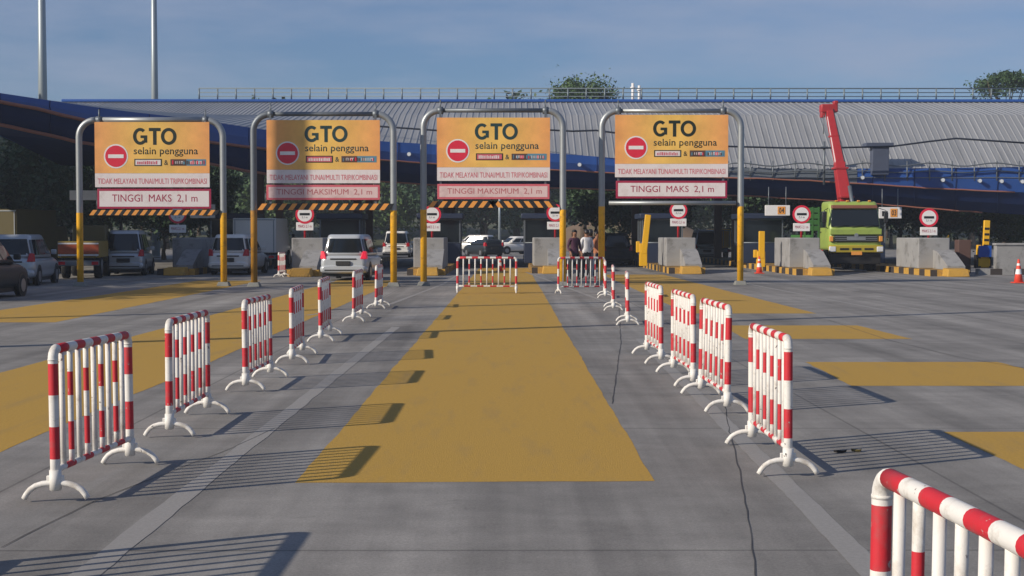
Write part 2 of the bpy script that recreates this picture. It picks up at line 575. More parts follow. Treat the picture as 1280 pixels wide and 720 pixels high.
def empty(name, loc, rz=0.0, label=None, cat=None, group=None):
    e = bpy.data.objects.new(name, None)
    e.empty_display_size = 0.2
    C.objects.link(e)
    e.location = loc
    e.rotation_euler = (0, 0, rz)
    return tag(e, label, cat, group)


KIDS = {}


def copy_tree(o, parent=None):
    c = o.copy()
    C.objects.link(c)
    if parent:
        c.parent = parent
    for ch in [x for x in bpy.data.objects if x.parent == o]:
        copy_tree(ch, c)
    return c


def letters(body, x0, x1, z0, z1, y, m, parent, origin, bold=0.0, name='lettering', thick=0.003):
    """text stretched into the box x0..x1, z0..z1 on a panel facing -Y whose face is at y"""
    cu = bpy.data.curves.new('lettering', 'FONT')
    cu.body = body
    cu.size = 1.0
    cu.offset = bold
    cu.space_character = 1.0 + bold * 2
    cu.resolution_u = 3
    tmp = bpy.data.objects.new('tmp_text', cu)
    C.objects.link(tmp)
    bpy.context.view_layer.update()
    me = bpy.data.meshes.new_from_object(tmp.evaluated_get(bpy.context.evaluated_depsgraph_get()))
    bpy.data.objects.remove(tmp)
    bpy.data.curves.remove(cu)
    bm = bmesh.new()
    bm.from_mesh(me)
    bpy.data.meshes.remove(me)
    xs = [v.co.x for v in bm.verts]
    ys = [v.co.y for v in bm.verts]
    ax, bx, ay, by = min(xs), max(xs), min(ys), max(ys)
    for v in bm.verts:
        v.co = Vector((x0 + (v.co.x - ax) / (bx - ax) * (x1 - x0), y - thick, z0 + (v.co.y - ay) / (by - ay) * (z1 - z0)))
    r = bmesh.ops.extrude_face_region(bm, geom=bm.faces[:])
    bmesh.ops.translate(bm, vec=(0, thick * 0.8, 0), verts=[g for g in r['geom'] if isinstance(g, bmesh.types.BMVert)])
    mb = MB()
    mb.bm.free()
    mb.bm = bm
    return mb.build(name, m, parent, origin)


def big_letters(x0, x1, z0, z1, y, m, parent, origin):
    """the bold word GTO as solid strokes, each letter a part"""
    W, H = x1 - x0, z1 - z0
    th = H * .20

    def arc(mb, cx, cz, rx, rz, a0, a1, n=26):
        A, B = [], []
        for k in range(n + 1):
            a = math.radians(a0 + (a1 - a0) * k / n)
            A.append((cx + rx * math.cos(a), cz + rz * math.sin(a)))
            B.append((cx + (rx - th) * math.cos(a), cz + (rz - th * .92) * math.sin(a)))
        for k in range(n):
            mb.hexa([(A[k][0], y - .004, A[k][1]), (A[k + 1][0], y - .004, A[k + 1][1]), (A[k + 1][0], y - .0005, A[k + 1][1]), (A[k][0], y - .0005, A[k][1]),
                     (B[k][0], y - .004, B[k][1]), (B[k + 1][0], y - .004, B[k + 1][1]), (B[k + 1][0], y - .0005, B[k + 1][1]), (B[k][0], y - .0005, B[k][1])])

    def fin(mb):
        bmesh.ops.remove_doubles(mb.bm, verts=mb.bm.verts[:], dist=1e-5)
        mb.build('lettering', m, parent, origin)
    mb = MB()
    gx, gr = x0 + W * .165, W * .165
    arc(mb, gx, (z0 + z1) / 2, gr, H / 2, 48, 318)
    mb.box((gx + gr * .05, y - .0046, z0 + H * .40), (gx + gr * .98, y - .0009, z0 + H * .56))
    mb.box((gx + gr * .98 - th, y - .0052, z0 + H * .13), (gx + gr * .98 - .002, y - .0012, z0 + H * .50))
    fin(mb)
    mb = MB()
    tx = x0 + W * .50
    poly = [(tx - W * .135, z1), (tx + W * .135, z1), (tx + W * .135, z1 - th * .95), (tx + th * .52, z1 - th * .95), (tx + th * .52, z0), (tx - th * .52, z0), (tx - th * .52, z1 - th * .95), (tx - W * .135, z1 - th * .95)]
    mb.prism(poly, y - .004, y - .0005)
    fin(mb)
    mb = MB()
    arc(mb, x1 - W * .18, (z0 + z1) / 2, W * .18, H / 2, 0, 360, 36)
    fin(mb)


# ================================================================== SETTING
def sheet(name, polys, z, m, rag=0.0):
    mb = MB()
    rg = random.Random(len(polys) + int(polys[0][0][0] * 100))
    for p in polys:
        P = []
        for a, b in zip(p, p[1:] + p[:1]):
            a, b = Vector((a[0], a[1], z)), Vector((b[0], b[1], z))
            n = int(min(260, (b - a).length / 0.16)) if rag else 1
            dr = (b - a).normalized()
            nm = Vector((dr.y, -dr.x, 0))
            wob = 0.0
            for k in range(max(1, n)):
                wob = wob * 0.7 + rg.uniform(-rag, rag)
                P.append(a.lerp(b, k / max(1, n)) + (nm * wob if k else Vector()))
        mb.bm.faces.new([mb.bm.verts.new(q) for q in P])
    bmesh.ops.triangulate(mb.bm, faces=mb.bm.faces[:])
    o = mb.build(name, m)
    for f in o.data.polygons:
        pass
    return tag(o, kind='structure')


sheet('ground', [[(-1500, -200), (1500, -200), (1500, 2500), (-1500, 2500)]], -0.012, M['grassland'])
sheet('road', [[(-70, -20), (70, -20), (70, 175), (-70, 175)]], 0.0, M['road'])


def dep(y):
    return 1.7 * F / (y - HOR)


Z1 = 0.0016
sheet('yellow_lane_strip', [[(-1.455, dep(605)), (1.01, dep(603)), (1.01, 74), (-1.43, 74)]], Z1, M['yellow_road'], 0.009)
sheet('yellow_lane_strip', [[(-6.22, 7.0), (-3.96, 7.0), (-3.96, 54), (-6.22, 54)]], Z1, M['yellow_road'], 0.009)
sheet('yellow_lane_strip', [[(-11.35, dep(403)), (-8.72, dep(403)), (-9.0, 54), (-11.3, 54)]], Z1, M['yellow_road'], 0.009)
segs = [(8.0, dep(541)), (dep(483), dep(453)), (dep(424), dep(407)), (dep(392), 62)]
sheet('yellow_lane_strip', [[(3.72 if i == 0 else 3.85, a), (6.55 if i < 3 else 6.6, a), (6.5, b), (3.74 if i == 0 else 3.95, b)] for i, (a, b) in enumerate(segs)], Z1, M['yellow_road'], 0.009)
LN = 0.09
lanes = []
for pts in ([(-2.12, 5), (-2.05, 27)], [(-4.2, 31), (-2.85, 36), (-2.2, 50), (-2.1, 62)], [(1.80, 5), (2.14, 24)], [(2.5, 36), (0.80, 66)],
            [(8.45, 30), (8.1, 55)], [(13.9, 30), (13.6, 60)]):
    wd = 0.075 if pts[0][1] < 6 else 0.06
    for (xa, ya), (xb, yb) in zip(pts, pts[1:]):
        lanes.append([(xa - wd, ya), (xa + wd, ya), (xb + wd, yb), (xb - wd, yb)])
for q in lanes:
    pass
sheet('lane_line', lanes, Z1 + 0.001, M['faded'], 0.006)


def crack(pxs, wd):
    P = [gnd(x, y) for x, y in pxs]
    fine = []
    for a, b in zip(P, P[1:]):
        n = max(2, int((b - a).length / 0.25))
        for k in range(n):
            q = a.lerp(b, k / n)
            q.x += random.uniform(-0.007, 0.007)
            fine.append(q)
    fine.append(P[-1])
    mb = MB()
    prev = None
    for q in fine:
        ww = wd * random.uniform(0.5, 1.2)
        cur = (mb.bm.verts.new((q.x - ww, q.y, 0.0036)), mb.bm.verts.new((q.x + ww, q.y, 0.0036)))
        if prev:
            mb.bm.faces.new((prev[0], prev[1], cur[1], cur[0]))
        prev = cur
    o = mb.build('road_crack', M['seal'])
    return tag(o, kind='structure')


crack([(947, 735), (938, 660), (926, 595), (912, 540), (906, 505)], 0.0042)
crack([(765, 505), (770, 470), (776, 430), (774, 385)], 0.0055)
crack([(0, 685), (60, 655), (110, 630), (290, 560), (345, 535)], 0.004)
crack([(1035, 400), (1110, 425), (1200, 447), (1290, 462)], 0.008)

# low embankment and terrain behind the plaza
mb = MB()
nx, ny = 60, 14
grid = []
for j in range(ny + 1):
    row = []
    for i in range(nx + 1):
        x = -220 + 440 * i / nx
        y = 178 + 130 * (j / ny)
        h = 7.0 * (j / ny) ** 0.8 + 1.2 * math.sin(x * 0.05 + 1) * (j / ny) + 0.8 * math.sin(x * 0.13 + y * 0.05) * (j / ny)
        row.append(mb.bm.verts.new((x, y, h - 0.03)))
    grid.append(row)
for j in range(ny):
    for i in range(nx):
        f = mb.bm.faces.new((grid[j][i], grid[j][i + 1], grid[j + 1][i + 1], grid[j + 1][i]))
        f.smooth = True
tag(mb.build('hill', M['grassland']), kind='structure')
mb = MB()
ring = []
for j in range(9):
    row = []
    for i in range(19):
        u, v = i / 18, j / 8
        x = 1.5 + 24 * u
        y = 147 + 12 * v
        h = 3.4 * math.sin(math.pi * min(1, u * 1.15)) ** 0.7 * min(1, v * 2.2) * (1 + 0.12 * math.sin(9 * u + 4 * v)) if 0 < u < 0.87 else 0
        row.append(mb.bm.verts.new((x, y, h - 0.02)))
    ring.append(row)
for j in range(8):
    for i in range(18):
        f = mb.bm.faces.new((ring[j][i], ring[j][i + 1], ring[j + 1][i + 1], ring[j + 1][i])); f.smooth = True
tag(mb.build('earth_bank_hill', M['earth']), kind='structure')


# ================================================================== TREES
def crown_mesh(name, rx, ry, rz, nclump, nleaf, size, m, cz, seed, flat=1.0, clump_r=0.32):
    rnd = random.Random(seed)
    bm = bmesh.new()
    for _ in range(nclump):
        while True:
            p = Vector((rnd.uniform(-1, 1), rnd.uniform(-1, 1), rnd.uniform(-1, 1)))
            if 0.25 < p.length < 1:
                break
        k = rnd.uniform(0.75, 1.12)
        c = Vector((p.x * rx * k, p.y * ry * k, cz + p.z * rz * k))
        cr_ = clump_r * min(rx, ry) * rnd.uniform(0.6, 1.3)
        for _ in range(int(nleaf * rnd.uniform(0.6, 1.3))):
            d = Vector((rnd.gauss(0, 1), rnd.gauss(0, 1), rnd.gauss(0, 1) * flat)) * cr_ * 0.55
            q = c + d
            n = Vector((rnd.gauss(0, 1), rnd.gauss(0, 1), rnd.gauss(0.6, 1))).normalized()
            t = n.orthogonal().normalized()
            t = Matrix.Rotation(rnd.uniform(0, 6.28), 3, n) @ t
            b = n.cross(t)
            s = size * rnd.uniform(0.6, 1.3)
            vs = [bm.verts.new(q + t * s * 0.62), bm.verts.new(q + b * s * 0.34), bm.verts.new(q - t * s * 0.62), bm.verts.new(q - b * s * 0.34)]
            bm.faces.new(vs)
    me = bpy.data.meshes.new(name)
    bm.to_mesh(me)
    bm.free()
    me.materials.append(m)
    return me


def trunk_mesh(h, r, spread, seed, cz):
    rnd = random.Random(seed)
    mb = MB()
    pts = [Vector((0, 0, -0.1))]
    for k in range(1, 6):
        pts.append(Vector((rnd.uniform(-.12, .12) * k * 0.4, rnd.uniform(-.12, .12) * k * 0.4, h * k / 5)))
    mb.tube(pts, [r * (1.25 if k == 0 else 1 - 0.14 * k) for k in range(6)], 9)
    for k in range(7):
        a = k * 2.4 + rnd.uniform(-.4, .4)
        z0 = h * rnd.uniform(0.55, 0.98)
        st = Vector((0, 0, z0)) + (pts[4] - Vector((0, 0, pts[4].z))) * 0.6
        e = Vector((math.cos(a) * spread * rnd.uniform(.5, .9), math.sin(a) * spread * rnd.uniform(.5, .9), cz + rnd.uniform(-.3, .5) * spread * .5))
        mid = st.lerp(e, 0.5) + Vector((0, 0, -0.08 * spread))
        mb.tube([st, mid, e], [r * .5, r * .3, r * .1], 6)
    bm = mb.bm
    bmesh.ops.recalc_face_normals(bm, faces=bm.faces)
    me = bpy.data.meshes.new('trunk')
    bm.to_mesh(me)
    bm.free()
    me.materials.append(M['bark'])
    return me


TREEV = []
for sd, rx, rz, th, mt in ((1, 3.6, 3.4, 4.2, 'leaf'), (2, 4.4, 3.0, 3.8, 'leaf_dark'), (3, 3.0, 3.8, 4.6, 'leaf_dark'), (4, 3.8, 2.7, 3.2, 'leaf_pale')):
    cz = th + rz * 0.55
    TREEV.append((crown_mesh('crown', rx, rx * .95, rz, 60, 105, 0.38, M[mt], cz, sd), trunk_mesh(th, 0.22, rx, sd, cz)))


def tree(name, v, x, y, sc, rz, label, group=None, z=0.0):
    e = empty(name, (x, y, z), rz, label, 'tree', group)
    e.scale = (sc, sc, sc)
    for nm, me in (('crown', TREEV[v][0]), ('trunk', TREEV[v][1])):
        o = bpy.data.objects.new(nm, me)
        C.objects.link(o)
        o.parent = e
    return e


rt = random.Random(11)
GRP = 'trees beyond the toll plaza'
KL = ['bushy mid green tree among the trees far behind the toll lanes', 'broad dark green tree among the trees far behind the toll lanes',
      'tall dark green tree among the trees far behind the toll lanes', 'low pale green tree among the trees far behind the toll lanes']
px = -40
i = 0
while px < 1330:
    Y = rt.uniform(161, 182)
    v = rt.choice([0, 1, 1, 2, 2, 3])
    X = at(px, 300, Y).x
    tree('tree', v, X, Y, rt.uniform(1.05, 1.45), rt.uniform(0, 6.28), KL[v], GRP)
    px += rt.uniform(26, 44)
    i += 1
px = -60
while px < 1340:                                            # second rank further back and higher
    Y = rt.uniform(184, 205)
    v = rt.choice([0, 1, 2, 1])
    X = at(px, 300, Y).x
    tree('tree', v, X, Y, rt.uniform(1.3, 1.7), rt.uniform(0, 6.28), KL[v], GRP, z=1.0)
    px += rt.uniform(40, 62)
# the two trees that rise above the canopy ridge
cz = 12.4
e = empty('tree', at(730, 300, 112).xy.to_3d(), 0.4, 'round topped green tree rising behind the middle of the canopy roof', 'tree')
for nm, me in (('crown', crown_mesh('crown', 2.8, 2.7, 1.05, 62, 85, 0.20, M['leaf'], 12.0, 21, clump_r=0.27)), ('trunk', trunk_mesh(11, 0.28, 2.4, 21, 12.0))):
    o = bpy.data.objects.new(nm, me); C.objects.link(o); o.parent = e
e = empty('tree', at(1256, 300, 112).xy.to_3d(), 0.4, 'flat topped umbrella shaped tree above the canopy at the right edge', 'tree')
for nm, me in (('crown', crown_mesh('crown', 2.6, 2.3, 1.2, 34, 100, 0.20, M['leaf_dark'], 13.0, 35, flat=0.4, clump_r=0.34)), ('trunk', trunk_mesh(11.6, 0.2, 2.0, 35, 12.9))):
    o = bpy.data.objects.new(nm, me); C.objects.link(o); o.parent = e
# unseen trees left of frame, added to shade the left lanes and trees behind
for x, y, sc, v in ((-31, 43, 1.25, 1),  (-37, 38, 1.2, 2), (-24.5, 36.5, 1.0, 1), (-51, 90, 1.3, 1), (-46, 81, 1.25, 2), (-57, 84, 1.4, 1), (-46, 93, 1.9, 1), (-54, 88, 2.0, 2), (-47, 83, 1.8, 1), (-56, 100, 2.0, 1)):
    tree('tree', v, x, y, sc, rt.uniform(0, 6), 'leafy tree out of view, added to shade the lanes and trees at the left', 'unseen shade trees at the left')
for pxx, yy, sc, v in ((-20, 98, 0.85, 1), (40, 99, 0.8, 2), (95, 98, 0.75, 1), (150, 100, .7, 2), (205, 98, .7, 1), (262, 99, .66, 2), (1262, 92, .55, 3), (1300, 96, .7, 1), (1225, 104, .7, 1), (745, 100, .7, 2), (800, 102, .62, 1), (835, 99, .66, 2), (960, 101, .7, 1), (1012, 98, .6, 2), (1065, 101, .7, 1), (1125, 99, .66, 2), (1175, 102, .7, 1)):
    tree('tree', v, at(pxx, 300, yy).x, yy, sc, rt.uniform(0, 6),
         'pale green tree standing close behind the right end of the toll lanes' if v == 3 else ('dark tree standing close behind the left toll lanes' if pxx < 640 else 'dark tree standing close behind the toll lanes at the right'),
         None if v == 3 else ('trees close behind the left lanes' if pxx < 640 else 'trees close behind the right lanes'))

# ================================================================== TOLL CANOPY
STN = [  # px, fascia top, trim 1, trim 2, depth of the front edge
    (-420, 70, 78, 100, 50), (-200, 92, 100, 122, 52), (-60, 110, 118, 144, 55), (0, 118, 127, 155, 56.5), (60, 127, 139, 167, 58.5), (100, 133, 149, 177, 60), (160, 141, 161, 187, 62.5),
    (240, 150, 175, 200, 66), (300, 159, 182, 211, 68.5), (333, 164, 186, 217, 70), (475, 178, 200, 226, 73), (545, 182, 205, 231, 74),
    (690, 193, 212, 234, 75), (745, 197, 215, 236, 75.5), (850, 206, 220, 240, 76), (905, 209, 222, 243, 76), (1000, 211, 225.5, 248, 76),
    (1068, 212, 229, 252, 76), (1160, 211.5, 235, 260, 76), (1268, 210, 240, 268, 76), (1400, 208, 246, 274, 76)]


def stn(px):
    for a, b in zip(STN, STN[1:]):
        if a[0] <= px <= b[0]:
            t = (px - a[0]) / (b[0] - a[0])
            return [a[k] + (b[k] - a[k]) * t for k in range(5)]
    return list(STN[0] if px < STN[0][0] else STN[-1])


RIDGE_Y = 87.0
RIDGE_Z = at(640, 128, RIDGE_Y).z
BREAK_Z = at(640, 144, 80.5).z
can = empty('toll_canopy', (0, 80, 0), 0, 'long silver ribbed canopy roof with blue fascia spanning all the toll lanes', 'canopy')
CO = Vector((0, 80, 0))


def front(px):
    """world points at the station px: fascia top, trim 1, trim 2"""
    s = stn(px)
    return at(px, s[1], s[4]), at(px, s[2], s[4] - 0.25), at(px, s[3], s[4] + 0.7), s[4]


# corrugated roof: ribs run from the ridge to the front edge
mb = MB()
prof = [(0.0, 0.0), (0.32, 0.0), (0.345, 0.032), (0.415, 0.032), (0.45, 0.0)]
pxs = []
rows = []
px = -420.0
while px < 1400:
    s = stn(px)
    step = 0.335 / s[4] * F
    for u, h in prof[:-1]:
        rows.append((px + step * u / 0.45, h))
    px += step
RN = [(0.0), (0.12), (0.3), (0.55), (0.78), (1.0)]
vr = []
for px, h in rows:
    a, _, _, d = front(px)
    X0 = a.x
    col_ = []
    bk = Vector((X0, min(80.5, d + 7) if d < 73 else 80.5, 0))
    for t in (0.0, 0.2, 0.45, 0.7, 1.0):                     # steep lower slope
        by = a.y + (80.5 - a.y) * t
        bz = a.z + (BREAK_Z - a.z) * t
        sag = 0.02 * math.sin(px * 0.011) * t * (1 - t) * 4
        col_.append(Vector((X0, by, bz + h + sag)))
    for t in (0.35, 0.7, 1.0):
        col_.append(Vector((X0, 80.5 + (RIDGE_Y - 80.5) * t, BREAK_Z + (RIDGE_Z - BREAK_Z) * t + h)))
    vr.append([mb.bm.verts.new(p) for p in col_])
for A, B in zip(vr, vr[1:]):
    for k in range(len(A) - 1):
        mb.bm.faces.new((A[k], B[k], B[k + 1], A[k + 1]))
mb.build('roof_panel', M['roof'], can, CO)
# back slope so that the roof is a real shell from the other side
mb = MB()
xl, xr = vr[0][-1], None
L0, R0 = at(30, 128, RIDGE_Y).x, at(1400, 128, RIDGE_Y).x
mb.hexa([(L0, RIDGE_Y, RIDGE_Z - .25), (R0, RIDGE_Y, RIDGE_Z - .25), (R0, RIDGE_Y + 9, RIDGE_Z - 3.2), (L0, RIDGE_Y + 9, RIDGE_Z - 3.2),
         (L0, RIDGE_Y, RIDGE_Z), (R0, RIDGE_Y, RIDGE_Z), (R0, RIDGE_Y + 9, RIDGE_Z - 2.95), (L0, RIDGE_Y + 9, RIDGE_Z - 2.95)])
mb.build('rear_roof_panel', M['roof'], can, CO)
mb = MB()
LR = at(78, 128, RIDGE_Y).x
mb.box((LR, RIDGE_Y - .22, RIDGE_Z + .02), (R0, RIDGE_Y + .25, RIDGE_Z + .17), 0, 0.02)
mb.build('ridge_cap', M['ridge'], can, CO)


def strip(name, lo, hi, fn, m, sub=24, thick=None):
    mb = MB()
    prev = None
    n = max(2, int((hi - lo) / sub))
    for k in range(n + 1):
        px = lo + (hi - lo) * k / n
        pts = [mb.bm.verts.new(p) for p in fn(px)]
        if prev:
            for j in range(len(pts) - 1):
                f = mb.bm.faces.new((prev[j], pts[j], pts[j + 1], prev[j + 1])); f.smooth = False
        prev = pts
    return mb.build(name, m, can, CO)


def fascia_pts(px):
    a, b, c, d = front(px)
    bulge = Vector((0, -0.18, 0))
    return [a + Vector((0, 0.35, 0.02)), a + Vector((0, -0.12, 0.05)), a.lerp(b, 0.5) + bulge, b, b + Vector((0, 0.5, -0.03))]


strip('fascia', -420, 902, fascia_pts, M['blue'], 18)
strip('fascia', 1071, 1400, fascia_pts, M['blue'], 18)


def gutter_pts(px):
    a, b, c, d = front(px)
    return [a + Vector((0, 0.2, 0.0)), a + Vector((0, -0.1, 0.0)), b + Vector((0, -0.05, 0)), b + Vector((0, 0.5, 0))]


strip('gutter', 902, 1071, gutter_pts, M['galv_dark'], 18)


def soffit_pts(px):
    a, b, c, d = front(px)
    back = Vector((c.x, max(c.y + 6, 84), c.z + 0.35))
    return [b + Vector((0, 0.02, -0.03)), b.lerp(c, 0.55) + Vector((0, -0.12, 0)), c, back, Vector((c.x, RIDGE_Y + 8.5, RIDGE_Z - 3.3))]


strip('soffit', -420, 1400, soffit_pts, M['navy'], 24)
for k, (lo, hi) in enumerate(((-420, 1268), (-420, 1227))):
    mb = MB()
    path = []
    n = int((hi - lo) / 16)
    for j in range(n + 1):
        px = lo + (hi - lo) * j / n
        a, b, c, d = front(px)
        p = (b + Vector((0, -0.06, 0))) if k == 0 else (c + Vector((0, -0.08, -0.03)))
        path.append(p + Vector((0, 0, random.uniform(-.02, .02))))
    mb.tube(path, [(.075 if q.x < -9 else .045) for q in path], 6)
    mb.build('trim', M['trim'], can, CO)
a, b, c, d = front(-420)
mb = MB()
mb.bm.faces.new([mb.bm.verts.new(p) for p in (b, a, Vector((a.x - .02, 80.5, BREAK_Z)), Vector((a.x - .02, RIDGE_Y, RIDGE_Z)), Vector((a.x - .02, RIDGE_Y + 9, RIDGE_Z - 3.2)), Vector((c.x, 84, c.z + .3)), c)])
mb.build('end_panel', M['blue'], can, CO)  # closes the unseen left end, added to keep low sun off the underside
# seams between the fascia panels: slim cover strips
for px in list(range(-60, 900, 62)) + list(range(1090, 1300, 52)):
    a, b, c, d = front(px)
    q = a.lerp(b, 0.5) + Vector((0, -0.2, 0))
    mb = MB()
    mb.tube([a + Vector((0, -.14, .04)), q, b + Vector((0, -.02, 0)), b.lerp(c, .55) + Vector((0, -.14, 0)), c + Vector((0, -.03, 0))], 0.022, 5)
    mb.build('seam_cover', M['navy'], can, CO)
# lamps on the fascia
for px in (512, 724, 1076, 1176, 1222, 1249, 1275):
    a, b, c, d = front(px)
    q = a.lerp(b, 0.55)
    mb = MB()
    mb.tube([q + Vector((0, .1, 0)), q + Vector((0, -.28, -.02)), q + Vector((0, -.40, -.03))], [.07, .08, .11], 12)
    lb = mb.build('fascia_lamp', M['galv'], can, CO)
    mb = MB()
    mb.disc(q + Vector((0, -.398, -.03)), .09, (0, -1, 0), .02, 14)
    mb.build('lens', M['clear'], lb, CO)
# columns
ISL = [(214, 60.5), (371, 58.5), (531, 60), (688, 63), (862, 62.5), (1025, 60), (1196, 58.5)]
for px, yy in ISL:
    X = at(px, 300, yy).x
    mb = MB()
    mb.box((X - .21, 82, 0.2), (X + .21, 82.5, 6.0), 0, .02)
    mb.build('column', M['column'], can, CO)
    mb = MB()
    mb.box((X - .21, 89, 0.2), (X + .21, 89.5, 6.0), 0, .02)
    mb.build('column', M['column'], can, CO)

# walkway railing on the ridge
rail = empty('walkway_railing', at(764, 128, RIDGE_Y), 0, 'long thin grey railing standing along the ridge of the canopy roof', 'railing')
ro = rail.location.copy()
XA, XB = at(249, 128, RIDGE_Y).x, R0
zt = at(640, 110.5, RIDGE_Y).z
zb = RIDGE_Z + .15
for z, r in ((zt, .034), (zt - (zt - zb) * .36, .026), (zt - (zt - zb) * .70, .026)):
    mb = MB()
    mb.tube([(XA, RIDGE_Y, z), (XB, RIDGE_Y, z)], r, 8)
    mb.build('rail', M['rail'], rail, ro)
mb = MB()
mb.tube([(0, 0, 0), (0, 0, zt - zb)], .026, 8)
po = mb.build('post', M['rail'], rail)
n = int((XB - XA) / 1.06)
for k in range(n + 1):
    o = po if k == 0 else po.copy()
    if k: C.objects.link(o)
    o.location = (XA + (XB - XA) * k / n - ro.x, RIDGE_Y - ro.y, zb - ro.z)
    if k % 7 == 0:
        o.scale = (1.7, 1.7, 1.0)

# guard rail along the lower roof edge at the right
gr = empty('guard_railing', at(1090, 222, 76), 0, 'bent grey pipe guard railing along the lower roof edge at the right', 'railing')
go = gr.location.copy()
for dz, r in ((0.85, .035), (0.45, .03), (0.1, .03)):
    mb = MB()
    path = []
    for j in range(40):
        px = 905 + (1400 - 905) * j / 39
        a = at(px, 222, 75.7)
        path.append(a + Vector((0, 0, dz * (0.9 + .1 * math.sin(j)) - 0.1)))
    mb.tube(path, r, 6)
    mb.build('rail', M['galv_dark'], gr, go)
for j in range(18):
    px = 910 + 28 * j
    a = at(px, 222, 75.7)
    mb = MB()
    mb.tube([a + Vector((0, 0, -.15)), a + Vector((0, .02, .85))], .035, 6)
    mb.build('post', M['galv_dark'], gr, go)

# made-up capped box for a dark shape, and short posts standing on the roof
p = at(1101, 211, 75.35)
mb = MB()
e = empty('roof_box', p, 0, 'capped grey box for a dark shape on the roof above the crane truck', 'vent')
mb.box((p.x - .42, p.y, p.z - .3), (p.x + .42, p.y + .6, p.z + 1.12), 0, .02)
mb.build('box_body', M['slate'], e, p)
mb = MB()
mb.box((p.x - .78, p.y - .12, p.z + 1.12), (p.x + .62, p.y + .75, p.z + 1.32), 0, .02)
mb.build('box_cap', M['slate'], e, p)
# overhead cable in front of the roof with its support post
cb = [(300, 155), (420, 156), (475, 158), (545, 163), (640, 160), (715, 164), (745, 163), (800, 170), (910, 183), (985, 185), (1030, 185), (1115, 183), (1160, 177), (1195, 173), (1240, 176), (1300, 180)]
mb = MB()
path = []
for px, py in cb:
    path.append(at(px, py, 74.2))
mb.tube(path, .05, 6)
o = mb.build('overhead_cable', M['cable'])
tag(o, 'dark sagging cable strung across the front of the canopy roof', 'cable')
p = at(1030, 226, 75.4)
mb = MB()
mb.tube([p + Vector((0, 0, -.2)), p + Vector((0, 0, 2.0))], .06, 8)
mb.box((p.x - .18, p.y - .1, p.z + 1.62), (p.x + .18, p.y + .1, p.z + 1.74))
tag(mb.build('cable_post', M['galv_dark'], None), 'short dark post holding the cable on the roof edge left of the crane boom', 'post')
# two little white posts on the ridge
for k, (px, top, lab) in enumerate(((791, 104, 'taller left one of two pale stub posts on the canopy ridge'), (799, 107, 'shorter right one of two pale stub posts on the canopy ridge'))):
    p = at(px, 128, RIDGE_Y + .8)
    q = at(px, top, RIDGE_Y + .8)
    mb = MB()
    mb.tube([(p.x, p.y, p.z - .4), (p.x, p.y, q.z)], .085, 8)
    mb.tube([(p.x, p.y, q.z - .3), (p.x, p.y, q.z - .22)], .15, 8)
    tag(mb.build('stub_post', M['signwhite']), lab, 'post', 'stub posts on the canopy ridge')

# tall light masts behind the canopy and, out of frame, beside the road


def mast(x, y, h, r0, label, group=None, arm=True):
    e = empty('light_mast', (x, y, 0), 0, label, 'light mast', group)
    mb = MB()
    mb.tube([(0, 0, 0), (0, 0, h * .5), (0, 0, h)], [r0, r0 * .78, r0 * .5], 14)
    mb.build('pole', M['mast'], e)
    mb = MB()
    mb.tube([(0, 0, .02), (0, 0, .12)], r0 * 1.9, 14)
    mb.build('base_plate', M['galv'], e)
    mb = MB()
    for k in range(6):
        a = k * math.pi / 3
        mb.box((-.3, -.2, -.12), (.3, .2, .12), 0, .02, Matrix.Translation((math.cos(a) * .9, math.sin(a) * .9, h + .1)) @ Matrix.Rotation(a, 4, 'Z'))
        mb.tube([(0, 0, h - .05), (math.cos(a) * .9, math.sin(a) * .9, h + .05)], .05, 6)
    mb.build('lamp_head', M['galv'], e)
    return e


p = at(55.5, 300, 100)
mast(p.x, 100, 26, .36, 'thicker pale grey light mast rising at the far left above the canopy', 'light masts behind the canopy')
p = at(195, 300, 106)
mast(p.x, 106, 26, .30, 'thinner pale grey light mast rising behind the canopy, right of the thicker one', 'light masts behind the canopy')


def shadow_mast(gx, gy, tip, h):
    """mast whose shadow line runs through gx, gy and ends at x = tip"""
    s = Vector((1.80, 0.98))
    tx = tip
    ty = gy + (tx - gx) * s.y / s.x
    b = Vector((tx, ty)) - s * h
    return b


for gx, gy, tip, h in ((0.0, 26.5, 15, 15), (-3.6, 33.5, 3.5, 10)):
    b = shadow_mast(gx, gy, tip, h)
    e = empty('lamp_post', (b.x, b.y, 0), 0, 'grey lamp post on the left verge beside the plaza', 'lamp post', 'lamp posts on the left verge')
    mb = MB()
    mb.tube([(0, 0, 0), (0, 0, h)], [.17, .13], 12)
    mb.build('pole', M['mast'], e)
    mb = MB()
    mb.tube([(0, 0, h - .1), (.5, 0, h + .15), (1.3, 0, h + .3)], .05, 8)
    mb.box((1.2, -.14, h + .22), (1.9, .14, h + .38), 0, .03)
    mb.build('lamp_head', M['galv'], e)

b = (-7.02 - 1.8 * 8, 47.6 - 0.98 * 8)
e = empty('lamp_post', (b[0], b[1], 0), 0, 'thick lamp post on the left verge', 'lamp post')
e['label'] = 'thick grey lamp post on the left verge whose shadow darkens the second sign'
mb = MB(); mb.tube([(0, 0, 0), (0, 0, 15.5)], [.34, .26], 14); mb.build('pole', M['mast'], e)
mb = MB(); mb.box((-.6, -.3, 15.5), (.6, .3, 15.8), 0, .04); mb.build('lamp_head', M['galv'], e)

